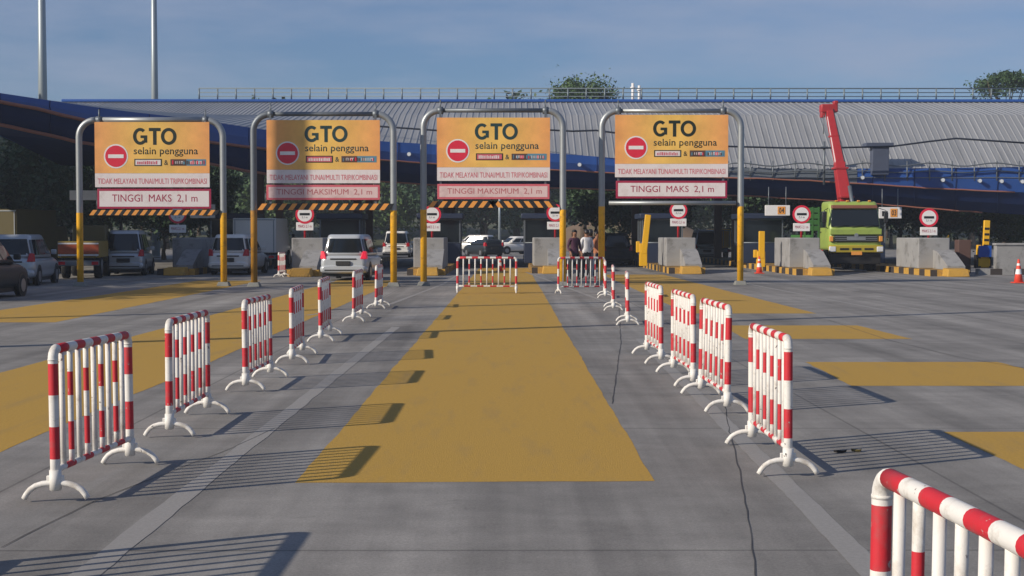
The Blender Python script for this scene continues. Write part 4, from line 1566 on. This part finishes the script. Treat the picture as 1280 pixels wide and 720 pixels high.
def car(name, label, loc, rz, paint, L=4.2, W=1.66, H=1.68, tail='tail', cat='car', hood=0.27, rear_rake=.16, group='cars in the toll lanes', floor=.95, mirror=True):
    """points along +Y away from its rear at -L/2"""
    e = empty(name, loc, rz, label, cat, group)
    hw = W / 2
    mb = MB()
    st = [(-L / 2, .45, .78, .80), (-L / 2 + .03, .36, .88, .90), (-L / 2 + .10, .28, floor - .02, .96), (-L / 2 + .4, .22, floor + .02, 1.0), (-L * .2, .20, floor + .02, 1.0),
          (0, .20, floor + .01, 1.0), (L * .2, .20, floor, 1.0), (L * .31, .20, floor - .02, .99), (L * .42, .22, floor - .11, .96), (L * .475, .27, floor - .22, .90), (L / 2, .38, floor - .36, .76)]
    mb.loft([section(y, a, b, hw * c) for y, a, b, c in st])
    body = mb.build('body', paint, e)
    # greenhouse
    zs = [floor - .03, floor + .05, H - .12, H - .03, H]
    yr0, yf0 = -L / 2 + .07, L * (.5 - hood) + .12
    yr1, yf1 = -L / 2 + .07 + rear_rake, L * (.5 - hood) - .62

    def geo(z):
        t = max(0, min(1, (z - floor) / (H - .05 - floor)))
        a = hw * (.955 - .20 * t)
        y0, y1 = yr0 + (yr1 - yr0) * t ** 1.3, yf0 + (yf1 - yf0) * t
        return a, (y1 - y0) / 2, (y0 + y1) / 2
    rings = []
    for z in zs:
        a, b, c = geo(z)
        sh = 1.0 if z < H - .05 else (.97 if z < H - .01 else .88)
        rings.append(superring(a * sh, b * sh, c, z))
    mb = MB(); mb.loft(rings); cab = mb.build('cabin', paint, e)
    n = 7.0

    def patch(nm, kind, u0, u1, z0, z1, off=.012, mt='glass'):
        mb = MB()
        rows = []
        for j in range(5):
            z = z0 + (z1 - z0) * j / 4
            a, b, c = geo(z)
            row = []
            for i in range(9):
                u = u0 + (u1 - u0) * i / 8
                if kind in ('rear', 'front'):
                    x = u * a
                    y = b * (1 - abs(u) ** n) ** (1 / n)
                    row.append(Vector((x, c - y - off if kind == 'rear' else c + y + off, z)))
                else:
                    x = a * (1 - abs(u) ** n) ** (1 / n)
                    row.append(Vector(((x + off) * kind, c + u * b, z)))
            rows.append(row)
        vr = [[mb.bm.verts.new(p) for p in r_] for r_ in rows]
        for j in range(4):
            for i in range(8):
                f = mb.bm.faces.new((vr[j][i], vr[j][i + 1], vr[j + 1][i + 1], vr[j + 1][i])); f.smooth = True
        mb.build(nm, M[mt], e)
    patch('rear_window', 'rear', -.86, .86, floor + .07, H - .15)
    patch('windscreen', 'front', -.88, .88, floor + .04, H - .12)
    for s in (-1, 1):
        patch('side_window', s, -.90, -.38, floor + .06, H - .17)
        patch('side_window', s, -.33, .22, floor + .06, H - .17)
        patch('side_window', s, .27, .80, floor + .06, H - .17)
    # bumpers, lamps, plates
    mb = MB(); mb.loft([section(-L / 2 - .05, .34, .52, hw * .84), section(-L / 2, .27, .56, hw * .97), section(-L / 2 + .25, .24, .54, hw * 1.012)]); mb.build('rear_bumper', paint, e)
    mb = MB(); mb.loft([section(L / 2 - .28, .23, .50, hw * 1.01), section(L / 2 - .03, .25, .52, hw * .93), section(L / 2 + .05, .30, .48, hw * .72)]); mb.build('front_bumper', paint, e)
    mb = MB(); mb.box((-hw * .78, -L / 2 - .062, .36), (hw * .78, -L / 2 - .045, .40)); mb.build('bumper_slot', M['trim_black'], e)
    for s in (-1, 1):
        mb = MB()
        mb.hexa([(s * hw * .72, -L / 2 - .02, floor - .16), (s * hw * .97, -L / 2 + .03, floor - .16), (s * hw * 1.0, -L / 2 + .24, floor - .16), (s * hw * .72, -L / 2 + .2, floor - .16),
                 (s * hw * .82, -L / 2 + .04, floor + .12), (s * hw * .95, -L / 2 + .07, floor + .12), (s * hw * .97, -L / 2 + .24, floor + .10), (s * hw * .82, -L / 2 + .2, floor + .10)], 0, .015)
        mb.build('tail_lamp', M[tail], e)
        mb = MB()
        mb.hexa([(s * hw * .55, L / 2 - .10, floor - .40), (s * hw * .90, L / 2 - .26, floor - .40), (s * hw * .97, L / 2 - .55, floor - .36), (s * hw * .6, L / 2 - .5, floor - .38),
                 (s * hw * .55, L / 2 - .14, floor - .24), (s * hw * .88, L / 2 - .28, floor - .22), (s * hw * .95, L / 2 - .6, floor - .17), (s * hw * .6, L / 2 - .5, floor - .2)], 0, .015)
        mb.build('headlamp', M['clear'], e)
        if mirror:
            mb = MB(); mb.box((s * (hw + .02) - .09, L * .5 - L * hood - .25, floor + .05), (s * (hw + .02) + .09, L * .5 - L * hood - .13, floor + .22), 0, .03); mb.build('mirror', paint, e)
        for y in (-L * .31, L * .31):
            mb = MB(); mb.tube([(s * (hw - .12), y, .33), (s * (hw + .004), y, .33)], .36, 22); mb.build('wheel_arch', M['trim_black'], e)
            wheel(s * (hw + .012), y, .30, .19, e, s)
    mb = MB(); mb.box((-.26, -L / 2 - .075, floor - .40), (.26, -L / 2 + .03, floor - .24), 0, .01); mb.build('number_plate', M['plate'], e)
    mb = MB(); mb.box((-hw * .55, -L / 2 - .02, floor - .19), (hw * .55, -L / 2 + .03, floor - .14), 0, .01); mb.build('tailgate_trim', M['trim_black'], e)
    mb = MB(); mb.box((-.5, L / 2 - .12, floor - .42), (.5, L / 2 + .02, floor - .28), 0, .02); mb.build('grille', M['trim_black'], e)
    mb = MB(); mb.box((-hw * .85, -L / 2 + .15, .14), (hw * .85, L / 2 - .15, .30)); mb.build('underbody', M['trim_black'], e)
    return e


def gp(px, py):
    g = gnd(px, py)
    return (g.x, g.y, 0.004)


def place_rear(px, py, L, rz=0):
    """centre of a vehicle whose rear bottom centre stands at px, py"""
    g = gnd(px, py)
    return (g.x - math.sin(rz) * L / 2, g.y + math.cos(rz) * L / 2, 0.006)


car('passenger_car', 'white people carrier with brake lights lit, waiting behind the second gantry', place_rear(429, 351, 4.2, R(-4)), R(-4), M['car_grey'], tail='brake', W=1.74)
car('passenger_car', 'white people carrier half hidden by the right post of the first gantry', place_rear(285, 344, 4.2, R(-3)), R(-3), M['car_white'], W=1.70)
car('passenger_car', 'silver people carrier in the shade at the left edge', place_rear(10, 358, 4.2, R(5)), R(5), M['car_silver'])
car('passenger_car', 'dark car in the shade, nearest of the left queue and cut off by the frame', place_rear(-66, 377, 4.0, R(0)), R(0), M['car_dark'], H=1.55)
car('passenger_car', 'silver van in the shade under the first gantry', place_rear(154, 345, 4.3, R(7)), R(7), M['car_silver'], H=1.85, W=1.62, cat='van')
car('passenger_car', 'white car with round bright mirror beyond the toll lane, left of the third gantry', place_rear(495, 322, 4.4, 0), 0, M['car_white'], L=4.4, W=2.0, H=1.9)
car('passenger_car', 'far white car turning left beyond the plaza, behind a dark car', gp(592, 315), R(62), M['car_white'], H=1.6, group='far cars beyond the plaza')
car('passenger_car', 'far dark car in front of the white car beyond the plaza', gp(604, 320.5), R(25), M['car_dark'], H=1.30, group='far cars beyond the plaza')
car('passenger_car', 'far white hatchback with dark windows beyond the yellow strip', gp(643, 317.5), R(118), M['car_white'], L=3.7, H=1.5, group='far cars beyond the plaza')
car('passenger_car', 'silver van with white roof beyond the toll lane behind the fourth gantry', place_rear(884, 326, 4.2, 0), 0, M['car_silver'], H=1.95, cat='van')
car('passenger_car', 'dark car waiting in the shade between the third and fourth gantries', place_rear(772, 332, 4.2, R(4)), R(4), M['car_dark'], W=1.7, H=1.75)


def truck_base(e, w, L, wb, r=.45):
    mb = MB(); mb.box((-w * .36, -L / 2 + .1, .52), (w * .36, L / 2 - .2, .78)); mb.build('chassis', M['trim_black'], e)
    for y in wb:
        for s in (-1, 1):
            wheel(s * w * .49, y, r, .28, e, s)


def box_truck(label, loc, rz, boxm, cabm, w=2.0, L=5.5, h=2.55, tailm=None, group='trucks at the toll lanes'):
    e = empty('box_truck', loc, rz, label, 'truck', group)
    truck_base(e, w, L, (-L * .27, L * .33))
    mb = MB(); mb.box((-w / 2, -L / 2, .80), (w / 2, L / 2 - 1.7, h), 0, .03); mb.build('cargo_box', boxm, e)
    mb = MB()
    for x in (-w / 2 + .08, -.02, w / 2 - .12):
        mb.box((x, -L / 2 - .03, .84), (x + .04, -L / 2 - .003, h - .06))
    mb.box((-w / 2 + .03, -L / 2 - .025, h - .10), (w / 2 - .03, -L / 2 - .002, h - .05))
    mb.build('door_frame', M['galv'], e)
    mb = MB(); mb.hexa([(-w * .46, L / 2 - 1.6, .6), (w * .46, L / 2 - 1.6, .6), (w * .46, L / 2, .6), (-w * .46, L / 2, .6), (-w * .43, L / 2 - 1.6, 2.05), (w * .43, L / 2 - 1.6, 2.05), (w * .42, L / 2 - .25, 2.05), (-w * .42, L / 2 - .25, 2.05)], 0, .06)
    mb.build('cab', cabm, e)
    mb = MB(); mb.hexa([(-w * .38, L / 2 - .16, 1.3), (w * .38, L / 2 - .16, 1.3), (w * .38, L / 2 - .06, 1.3), (-w * .38, L / 2 - .06, 1.3), (-w * .37, L / 2 - .30, 1.95), (w * .37, L / 2 - .30, 1.95), (w * .37, L / 2 - .20, 1.95), (-w * .37, L / 2 - .20, 1.95)]); mb.build('windscreen', M['glass'], e)
    mb = MB(); mb.box((-w * .5, -L / 2 - .06, .5), (w * .5, -L / 2 + .02, .70), 0, .02); mb.build('rear_bumper', M['galv_dark'], e)
    for s in (-1, 1):
        mb = MB(); mb.box((s * w * .4 - .12, -L / 2 - .08, .54), (s * w * .4 + .12, -L / 2 - .055, .66)); mb.build('tail_lamp', M['tail'], e)
    for s in (-1, 1):
        mb = MB(); mb.box((s * (w * .5 + .08) - .07, L / 2 - .35, 1.3), (s * (w * .5 + .08) + .07, L / 2 - .25, 1.7), 0, .03); mb.build('mirror', M['trim_black'], e)
    if tailm:
        mb = MB(); mb.box((-w * .49, -L / 2 - .05, .95), (w * .49, -L / 2 - .03, 1.30)); mb.box((-w * .49, -L / 2 - .052, .88), (w * .49, -L / 2 - .031, .93), 1); mb.box((-w * .49, -L / 2 - .052, 1.31), (w * .49, -L / 2 - .031, 1.36), 1)
        mb.build('tail_board', [tailm, M['signwhite']], e)
    return e


box_truck('white box truck queuing between the first and second gantry posts', place_rear(318, 337, 5.6, 0), 0, M['car_white'], M['car_white'], w=2.05, h=2.45)
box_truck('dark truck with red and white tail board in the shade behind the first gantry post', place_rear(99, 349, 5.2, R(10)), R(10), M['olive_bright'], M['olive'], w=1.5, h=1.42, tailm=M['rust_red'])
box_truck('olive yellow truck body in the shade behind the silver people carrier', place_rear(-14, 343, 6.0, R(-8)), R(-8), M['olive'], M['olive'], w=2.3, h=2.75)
box_truck('yellow orange truck beyond the toll lane right of the silver van', place_rear(903, 325, 5, 0), 0, M['machine'], M['machine'], w=1.0, h=2.0)

# ---- crane truck (faces the camera, -Y is its front)
TY = 66.0
tg = at(1070, 300, TY)
tr = empty('crane_truck', (tg.x, TY, 0.005), R(2), 'lime green crane truck with raised red boom under the canopy at the right', 'crane truck')
w = 2.42
mb = MB(); mb.box((-.45, .6, .62), (.45, 7.2, .9)); mb.build('chassis', M['trim_black'], tr)
for y in (1.25, 5.4):
    for s in (-1, 1):
        wheel(s * (w / 2 - .06), y, .50, .30, tr, s)
hw = w / 2
mb = MB()
rings = []
for z, fy, k in ((.98, .06, .97), (1.10, .0, 1.0), (1.60, .02, 1.0), (1.95, .10, .985), (2.02, .13, .98), (2.95, .40, .93), (3.10, .50, .91), (3.16, .62, .86)):
    a, b = hw * k, (2.0 - fy) / 2
    rings.append(superring(a, b, fy + b, z, 9.0, 40))
mb.loft(rings)
mb.build('cab', M['lime'], tr)


def fy(z):
    return .10 + (z - 1.95) * .30


mb = MB()
mb.hexa([(-hw * .90, fy(2.0) - .03, 2.02), (hw * .90, fy(2.0) - .03, 2.02), (hw * .90, fy(2.0) + .1, 2.02), (-hw * .90, fy(2.0) + .1, 2.02),
         (-hw * .85, fy(2.78) - .03, 2.80), (hw * .85, fy(2.78) - .03, 2.80), (hw * .85, fy(2.78) + .1, 2.80), (-hw * .85, fy(2.78) + .1, 2.80)], 0, .02)
mb.build('windscreen', M['glass'], tr)
mb = MB(); mb.hexa([(-hw * .86, .22, 2.84), (hw * .86, .22, 2.84), (hw * .86, .45, 2.84), (-hw * .86, .45, 2.84), (-hw * .84, .28, 2.99), (hw * .84, .28, 2.99), (hw * .84, .50, 2.99), (-hw * .84, .50, 2.99)], 0, .02)
mb.build('sun_visor', M['visor'], tr)
mb = MB(); mb.box((-hw * .80, -.04, 1.36), (hw * .80, .06, 1.62), 0, .02)
gl = mb.build('grille', M['trim_black'], tr)
mb = MB()
for z in (1.42, 1.50, 1.58):
    mb.box((-hw * .78, -.055, z - .012), (hw * .78, -.042, z + .012))
mb.disc((0, -.042, 1.64), .09, (0, -1, 0), .03, 14)
mb.build('grille_bar', M['galv'], gl)
mb = MB(); mb.box((-hw * .96, -.03, 1.66), (hw * .96, .08, 1.93), 0, .03); mb.build('front_panel', M['lime'], tr)
mb = MB()
for x in (-.62, 0.1, .72):
    mb.tube([(x - .35, fy(2.0) - .06, 2.03), (x + .3, fy(2.1) - .06, 2.09)], .015, 6)
mb.build('wiper', M['trim_black'], tr)
mb = MB(); mb.box((-hw * 1.0, -.12, .86), (hw * 1.0, .2, 1.20), 0, .05); bp = mb.build('bumper', M['truck_yellow'], tr)
mb = MB()
for x in (-.55, 0, .55):
    mb.box((x - .20, -.135, .98), (x + .20, -.122, 1.07))
mb.build('bumper_slot', M['black'], bp)
for s in (-1, 1):
    mb = MB(); mb.box((s * hw * .88 - .16, -.14, .90), (s * hw * .88 + .14, .0, 1.14), 0, .03); mb.build('headlamp', M['clear'], tr)
    mb = MB(); mb.box((s * hw * .92 - .08, -.05, 1.36), (s * hw * .92 + .08, .05, 1.60), 0, .02); mb.build('indicator', M['tape_orange'], tr)
    mb = MB(); mb.box((s * (hw * .98) - .015, .72, 1.98), (s * (hw * .98) + .012, 1.65, 2.72), 0, .005); mb.build('side_window', M['glass'], tr)
    mb = MB()
    mb.tube([(s * hw * .95, .45, 2.85), (s * (hw + .18), .18, 2.75), (s * (hw + .18), .18, 2.05), (s * hw * .98, .4, 1.95)], .018, 8)
    mb.box((s * (hw + .18) - .10, .12, 2.2), (s * (hw + .18) + .10, .20, 2.66), 0, .03)
    mb.build('mirror', M['trim_black'], tr)
mb = MB(); mb.box((-.24, -.145, .76), (.24, -.125, .92), 0, .004); mb.build('number_plate', M['tape_orange'], tr)
mb = MB()
for x in (-.75, -.25, .25, .75):
    mb.box((x - .06, .52, 3.15), (x + .06, .62, 3.21), 0, .01)
mb.build('marker_lamp', M['tape_orange'], tr)
mb = MB()
for s in (-1, 1):
    mb.tube([(s * hw * .985, .62, 1.2), (s * hw * .985, .62, 1.95), (s * hw * .93, .72, 2.85)], .012, 5)
    mb.tube([(s * hw * .99, 1.72, 1.2), (s * hw * .99, 1.72, 1.95), (s * hw * .93, 1.72, 2.9)], .012, 5)
    mb.box((s * hw * .99 - .02, 1.45, 1.75), (s * hw * .99 + .02, 1.62, 1.80))
mb.build('door_seam', M['trim_black'], tr)
mb = MB()
mb.box((-hw * .93, -.045, 1.635), (hw * .93, -.028, 1.655)); mb.box((-hw * .93, -.045, 1.335), (hw * .93, -.028, 1.355))
mb.box((-.42, -.06, 1.42), (.42, -.05, 1.56), 1, .01)
mb.build('panel_gap', [M['trim_black'], M['galv']], tr)
mb = MB(); mb.box((-hw * .95, .1, .35), (hw * .95, .3, .84), 0, .03); mb.build('mud_guard', M['trim_black'], tr)
mb = MB()
mb.box((-hw - .02, 3.1, .92), (hw + .02, 7.4, 1.05))
mb.box((-hw - .04, 3.1, 1.05), (-hw + .04, 7.4, 1.65))
mb.box((hw - .04, 3.1, 1.05), (hw + .04, 7.4, 1.65))
mb.build('cargo_bed', M['bed_green'], tr)
mb = MB()
for k in range(4):
    mb.box((-hw - .42, 3.0, 1.85 + .28 * k), (-hw + .3, 3.08, 2.08 + .28 * k))
for x in (-hw - .42, -hw - .05, -hw + .24):
    mb.box((x, 2.99, 1.0), (x + .07, 3.09, 2.95))
mb.build('headboard', M['bed_green'], tr)
# crane: column behind the cab and a boom leaning back and to the left
tl = Matrix.Rotation(-R(2), 4, 'Z')


def loc(px, py, Y):
    p = at(px, py, Y) - Vector((tg.x, TY, 0.005))
    return tl @ p


b0, b1 = loc(1060, 262, TY + 2.6), loc(1036, 137, TY + 6.6)
mb = MB(); mb.box((-.95, 2.15, .9), (.95, 2.95, 1.5), 0, .03); mb.box((b0.x - .28, 2.25, 1.4), (b0.x + .28, 2.9, b0.z - .4), 0, .04); mb.build('crane_column', M['crane_red'], tr)


def beam(mb, a, b, wa, wb, ha, hb, mi=0, bev=.02):
    d = (b - a).normalized()
    u = Vector((1, 0, 0)) - d * d.x
    u.normalize()
    v = d.cross(u)
    P = []
    for q, ww, hh in ((a, wa, ha), (b, wb, hb)):
        P += [q - u * ww - v * hh, q + u * ww - v * hh, q + u * ww + v * hh, q - u * ww + v * hh]
    mb.hexa(P, mi, bev)
    return u, v


mb = MB()
m1 = b0.lerp(b1, .44)
m2 = b0.lerp(b1, .80)
beam(mb, b0 - Vector((0, 0, .55)), m1, .30, .24, .28, .24)
boom = mb.build('boom', M['crane_red'], tr)
mb = MB()
beam(mb, b0.lerp(b1, .40), b1, .20, .16, .19, .16)
mb.build('boom_extension', M['crane_red'], tr)
mb = MB()
u, v = beam(mb, b0.lerp(b1, .50), b0.lerp(b1, .92), .02, .02, .01, .01)
mb.bm.clear()
d = (b1 - b0)
for t0, t1 in ((.46, .93),):
    a, b = b0.lerp(b1, t0), b0.lerp(b1, t1)
    offa, offb = -u * .05 - Vector((0, 1, .2)).normalized() * .215, -u * .05 - Vector((0, 1, .2)).normalized() * .190
    beam(mb, a + offa - u * .07, b + offb - u * .04, .125, .105, .012, .012, 0, .004)
mb.build('boom_stripe', M['signwhite'], boom)
mb = MB()
mb.box((b1.x - .42, b1.y - .25, b1.z - .15), (b1.x + .40, b1.y + .25, b1.z + .25), 0, .05)
mb.box((b1.x + .22, b1.y - .2, b1.z + .25), (b1.x + .42, b1.y + .2, b1.z + .42), 0, .03)
mb.box((b1.x - .40, b1.y - .2, b1.z - .40), (b1.x - .22, b1.y + .2, b1.z - .1), 0, .03)
mb.build('boom_head', M['crane_red'], tr)
mb = MB()
q = b0.lerp(b1, .16)
mb.tube([b0 + Vector((.2, -.5, -.5)), q + Vector((.1, -.45, .3))], .09, 10)
mb.tube([(b1.x - .3, b1.y - .2, b1.z - .3), (b1.x - .3, b1.y - .2, b1.z - 1.2)], .02, 6)
mb.build('boom_cylinder', M['galv_dark'], tr)
mb = MB()
hs = [b0.lerp(b1, t) + Vector((.26 - .1 * t, -.28 + .05 * t, .02 * math.sin(t * 20))) for t in [k / 14 for k in range(15)]]
mb.tube(hs, .022, 6)
mb.build('hydraulic_hose', M['cable'], tr)
mb = MB()
for t in (.12, .40, .44, .72):
    q = b0.lerp(b1, t)
    ww = .33 if t < .42 else .23
    mb.box((q.x - ww, q.y - ww, q.z - .05), (q.x + ww, q.y + ww, q.z + .05), 0, .02)
mb.build('boom_collar', M['crane_red'], tr)


# ================================================================== PEOPLE
def person(label, px, py, h, shirt, legs, facing=0.0, hairlong=False, arm=0.15, stride=.08):
    g = gnd(px, py)
    s = h / 1.72
    me = bpy.data.meshes.new('person')
    V = [  # joints
        (0, 0, .96), (0, .01, 1.12), (0, .02, 1.30), (0, .015, 1.44), (0, 0, 1.52), (0, -.02, 1.60), (0, -.02, 1.70),
        (-.10, 0, .90), (-.11, -.02 + stride, .50), (-.11, .03 + stride, .08), (-.12, -.12 + stride, .035),
        (.10, 0, .90), (.11, -.02 - stride, .50), (.11, .03 - stride, .08), (.12, -.12 - stride, .035),
        (-.17, .015, 1.40), (-.23, .03, 1.14), (-.22, -.08 - arm, .93), (-.215, -.11 - arm, .85),
        (.17, .015, 1.40), (.23, .03, 1.14), (.22, -.06 - arm * .4, .92), (.215, -.08 - arm * .4, .84)]
    E = [(0, 1), (1, 2), (2, 3), (3, 4), (4, 5), (5, 6), (0, 7), (7, 8), (8, 9), (9, 10), (0, 11), (11, 12), (12, 13), (13, 14), (3, 15), (15, 16), (16, 17), (17, 18), (3, 19), (19, 20), (20, 21), (21, 22)]
    RR = [(.155, .105), (.14, .10), (.165, .11), (.13, .09), (.055, .058), (.078, .092), (.07, .085),
          (.095, .10), (.065, .068), (.045, .05), (.04, .035), (.095, .10), (.065, .068), (.045, .05), (.04, .035),
          (.062, .06), (.048, .048), (.034, .034), (.034, .026), (.062, .06), (.048, .048), (.034, .034), (.034, .026)]
    me.from_pydata([(x * s, y * s, z * s) for x, y, z in V], E, [])
    o = bpy.data.objects.new('person_tmp', me)
    C.objects.link(o)
    o.modifiers.new('sk', 'SKIN').use_smooth_shade = True
    for i, (a, b) in enumerate(RR):
        sv = me.skin_vertices[0].data[i]
        sv.radius = (a * s, b * s)
        sv.use_root = (i == 0)
    sm = o.modifiers.new('ss', 'SUBSURF')
    sm.levels = sm.render_levels = 2
    bpy.context.view_layer.update()
    me2 = bpy.data.meshes.new_from_object(o.evaluated_get(bpy.context.evaluated_depsgraph_get()))
    bpy.data.objects.remove(o)
    me2.name = 'person'
    me2.materials.clear()
    for m in (M['skin'], shirt, legs, M['black']):
        me2.materials.append(m)
    for p in me2.polygons:
        z = p.center.z / s
        ax = abs(p.center.x) / s
        p.use_smooth = True
        if z > 1.47: p.material_index = 0
        elif z < .075: p.material_index = 3
        elif ax > .165 and z < 1.0 and z > .80: p.material_index = 0
        elif z > .93: p.material_index = 1
        else: p.material_index = 2
    p_ = bpy.data.objects.new('person', me2)
    C.objects.link(p_)
    p_.location = (g.x, g.y, 0.005)
    p_.rotation_euler = (0, 0, facing)
    tag(p_, label, 'person', 'people standing behind the barrier')
    # hair
    mb = MB()
    rings = []
    zs = [1.50 if hairlong else 1.60, 1.62, 1.68, 1.73, 1.755]
    for z, k in zip(zs, (.085, .095, .095, .075, .03)):
        rings.append([Vector((k * math.cos(t * math.pi / 8), .004 + k * 1.08 * math.sin(t * math.pi / 8) + (.02 if z < 1.66 else 0), z)) * s for t in range(16)])
    # open the face: pull front verts back on the lower rings
    for ri, ring in enumerate(rings[:2]):
        for v in ring:
            if v.y < 0: v.y = .01 * s
    mb.loft(rings)
    hr = mb.build('hair', M['hair'], p_)
    # face: nose, eyes, ears
    mb = MB()
    mb.hexa([(-.014, -.125, 1.618), (.014, -.125, 1.618), (.014, -.095, 1.618), (-.014, -.095, 1.618), (-.008, -.11, 1.655), (.008, -.11, 1.655), (.008, -.09, 1.655), (-.008, -.09, 1.655)], 0, .003)
    for q in (-1, 1):
        mb.box((q * .084 - .012, -.02, 1.62), (q * .084 + .012, .015, 1.67), 0, .005)
    bmesh.ops.scale(mb.bm, vec=(s, s, s), verts=mb.bm.verts)
    mb.build('face', M['skin'], p_)
    # hands with five fingers each
    for side, wx, wy, wz in ((-1, -.215, -.11 - arm, .85), (1, .215, -.08 - arm * .4, .84)):
        mb = MB()
        mb.box((wx - .014, wy - .042, wz - .075), (wx + .014, wy + .042, wz + .01), 0, .008)
        for k, ln in enumerate((.062, .074, .070, .055)):
            yy = wy - .032 + .021 * k
            mb.tube([(wx, yy, wz - .07), (wx - side * .006, yy, wz - .07 - ln * .5), (wx - side * .02, yy, wz - .07 - ln)], [.0095, .009, .007], 6)
        mb.tube([(wx, wy - .038, wz - .02), (wx - side * .012, wy - .062, wz - .05), (wx - side * .02, wy - .066, wz - .082)], [.011, .010, .008], 6)
        bmesh.ops.scale(mb.bm, vec=(s, s, s), verts=mb.bm.verts)
        mb.build('hand', M['skin'], p_)
    return p_


person('person in a plum top and dark trousers standing left behind the barrier', 718, 350, 1.82, M['plum'], M['blackcloth'], R(20), True)
person('person in white top standing in the middle of the small group', 733, 349, 1.84, M['whitecloth'], M['blackcloth'], R(-160), False)
person('person in an orange top standing at the right of the group by the yellow post', 746, 348, 1.76, M['peach'], M['jeans'], R(60), False)
person('person in dark clothes standing behind the white clad person', 738, 345, 1.86, M['blackcloth'], M['blackcloth'], R(180), True)

# litter on the road
for k, (px, py, r_, m, lab) in enumerate(((1050, 566, .038, M['hair'], 'small dark scrap of litter on the road beside the nearest right barrier'), (1071, 565, .035, M['olive'], 'small yellowish dry leaf on the road beside a dark scrap of litter')  )):
    g = gnd(px, py)
    mb = MB()
    rr_ = random.Random(k)
    top = [mb.bm.verts.new((r_ * (1 + .5 * rr_.random()) * math.cos(a * 1.047), .7 * r_ * math.sin(a * 1.047), .012 + .02 * rr_.random())) for a in range(6)]
    bot = [mb.bm.verts.new((v.co.x * .9, v.co.y * .9, .006)) for v in top]
    mb.bm.faces.new(top); mb.bm.faces.new(bot)
    for a in range(6):
        mb.bm.faces.new((top[a], top[(a + 1) % 6], bot[(a + 1) % 6], bot[a]))
    o = mb.build('litter' if k != 1 else 'dry_leaf', m)
    o.location = (g.x, g.y, 0)
    tag(o, lab, 'litter')

# ------------------------------------------------------------------ air
mb = MB()
mb.box((-430, -30, -1.2), (430, 330, 45))
hz = mb.build('haze', [])
tag(hz, kind='stuff')
hm = bpy.data.materials.new('haze_air')
hm.use_nodes = True
t = hm.node_tree
t.nodes.clear()
ho = t.nodes.new('ShaderNodeOutputMaterial')
pv = t.nodes.new('ShaderNodeVolumePrincipled')
pv.inputs['Color'].default_value = (0.80, 0.88, 1.0, 1)
pv.inputs['Density'].default_value = 0.0006
t.links.new(pv.outputs['Volume'], ho.inputs['Volume'])
hz.data.materials.append(hm)
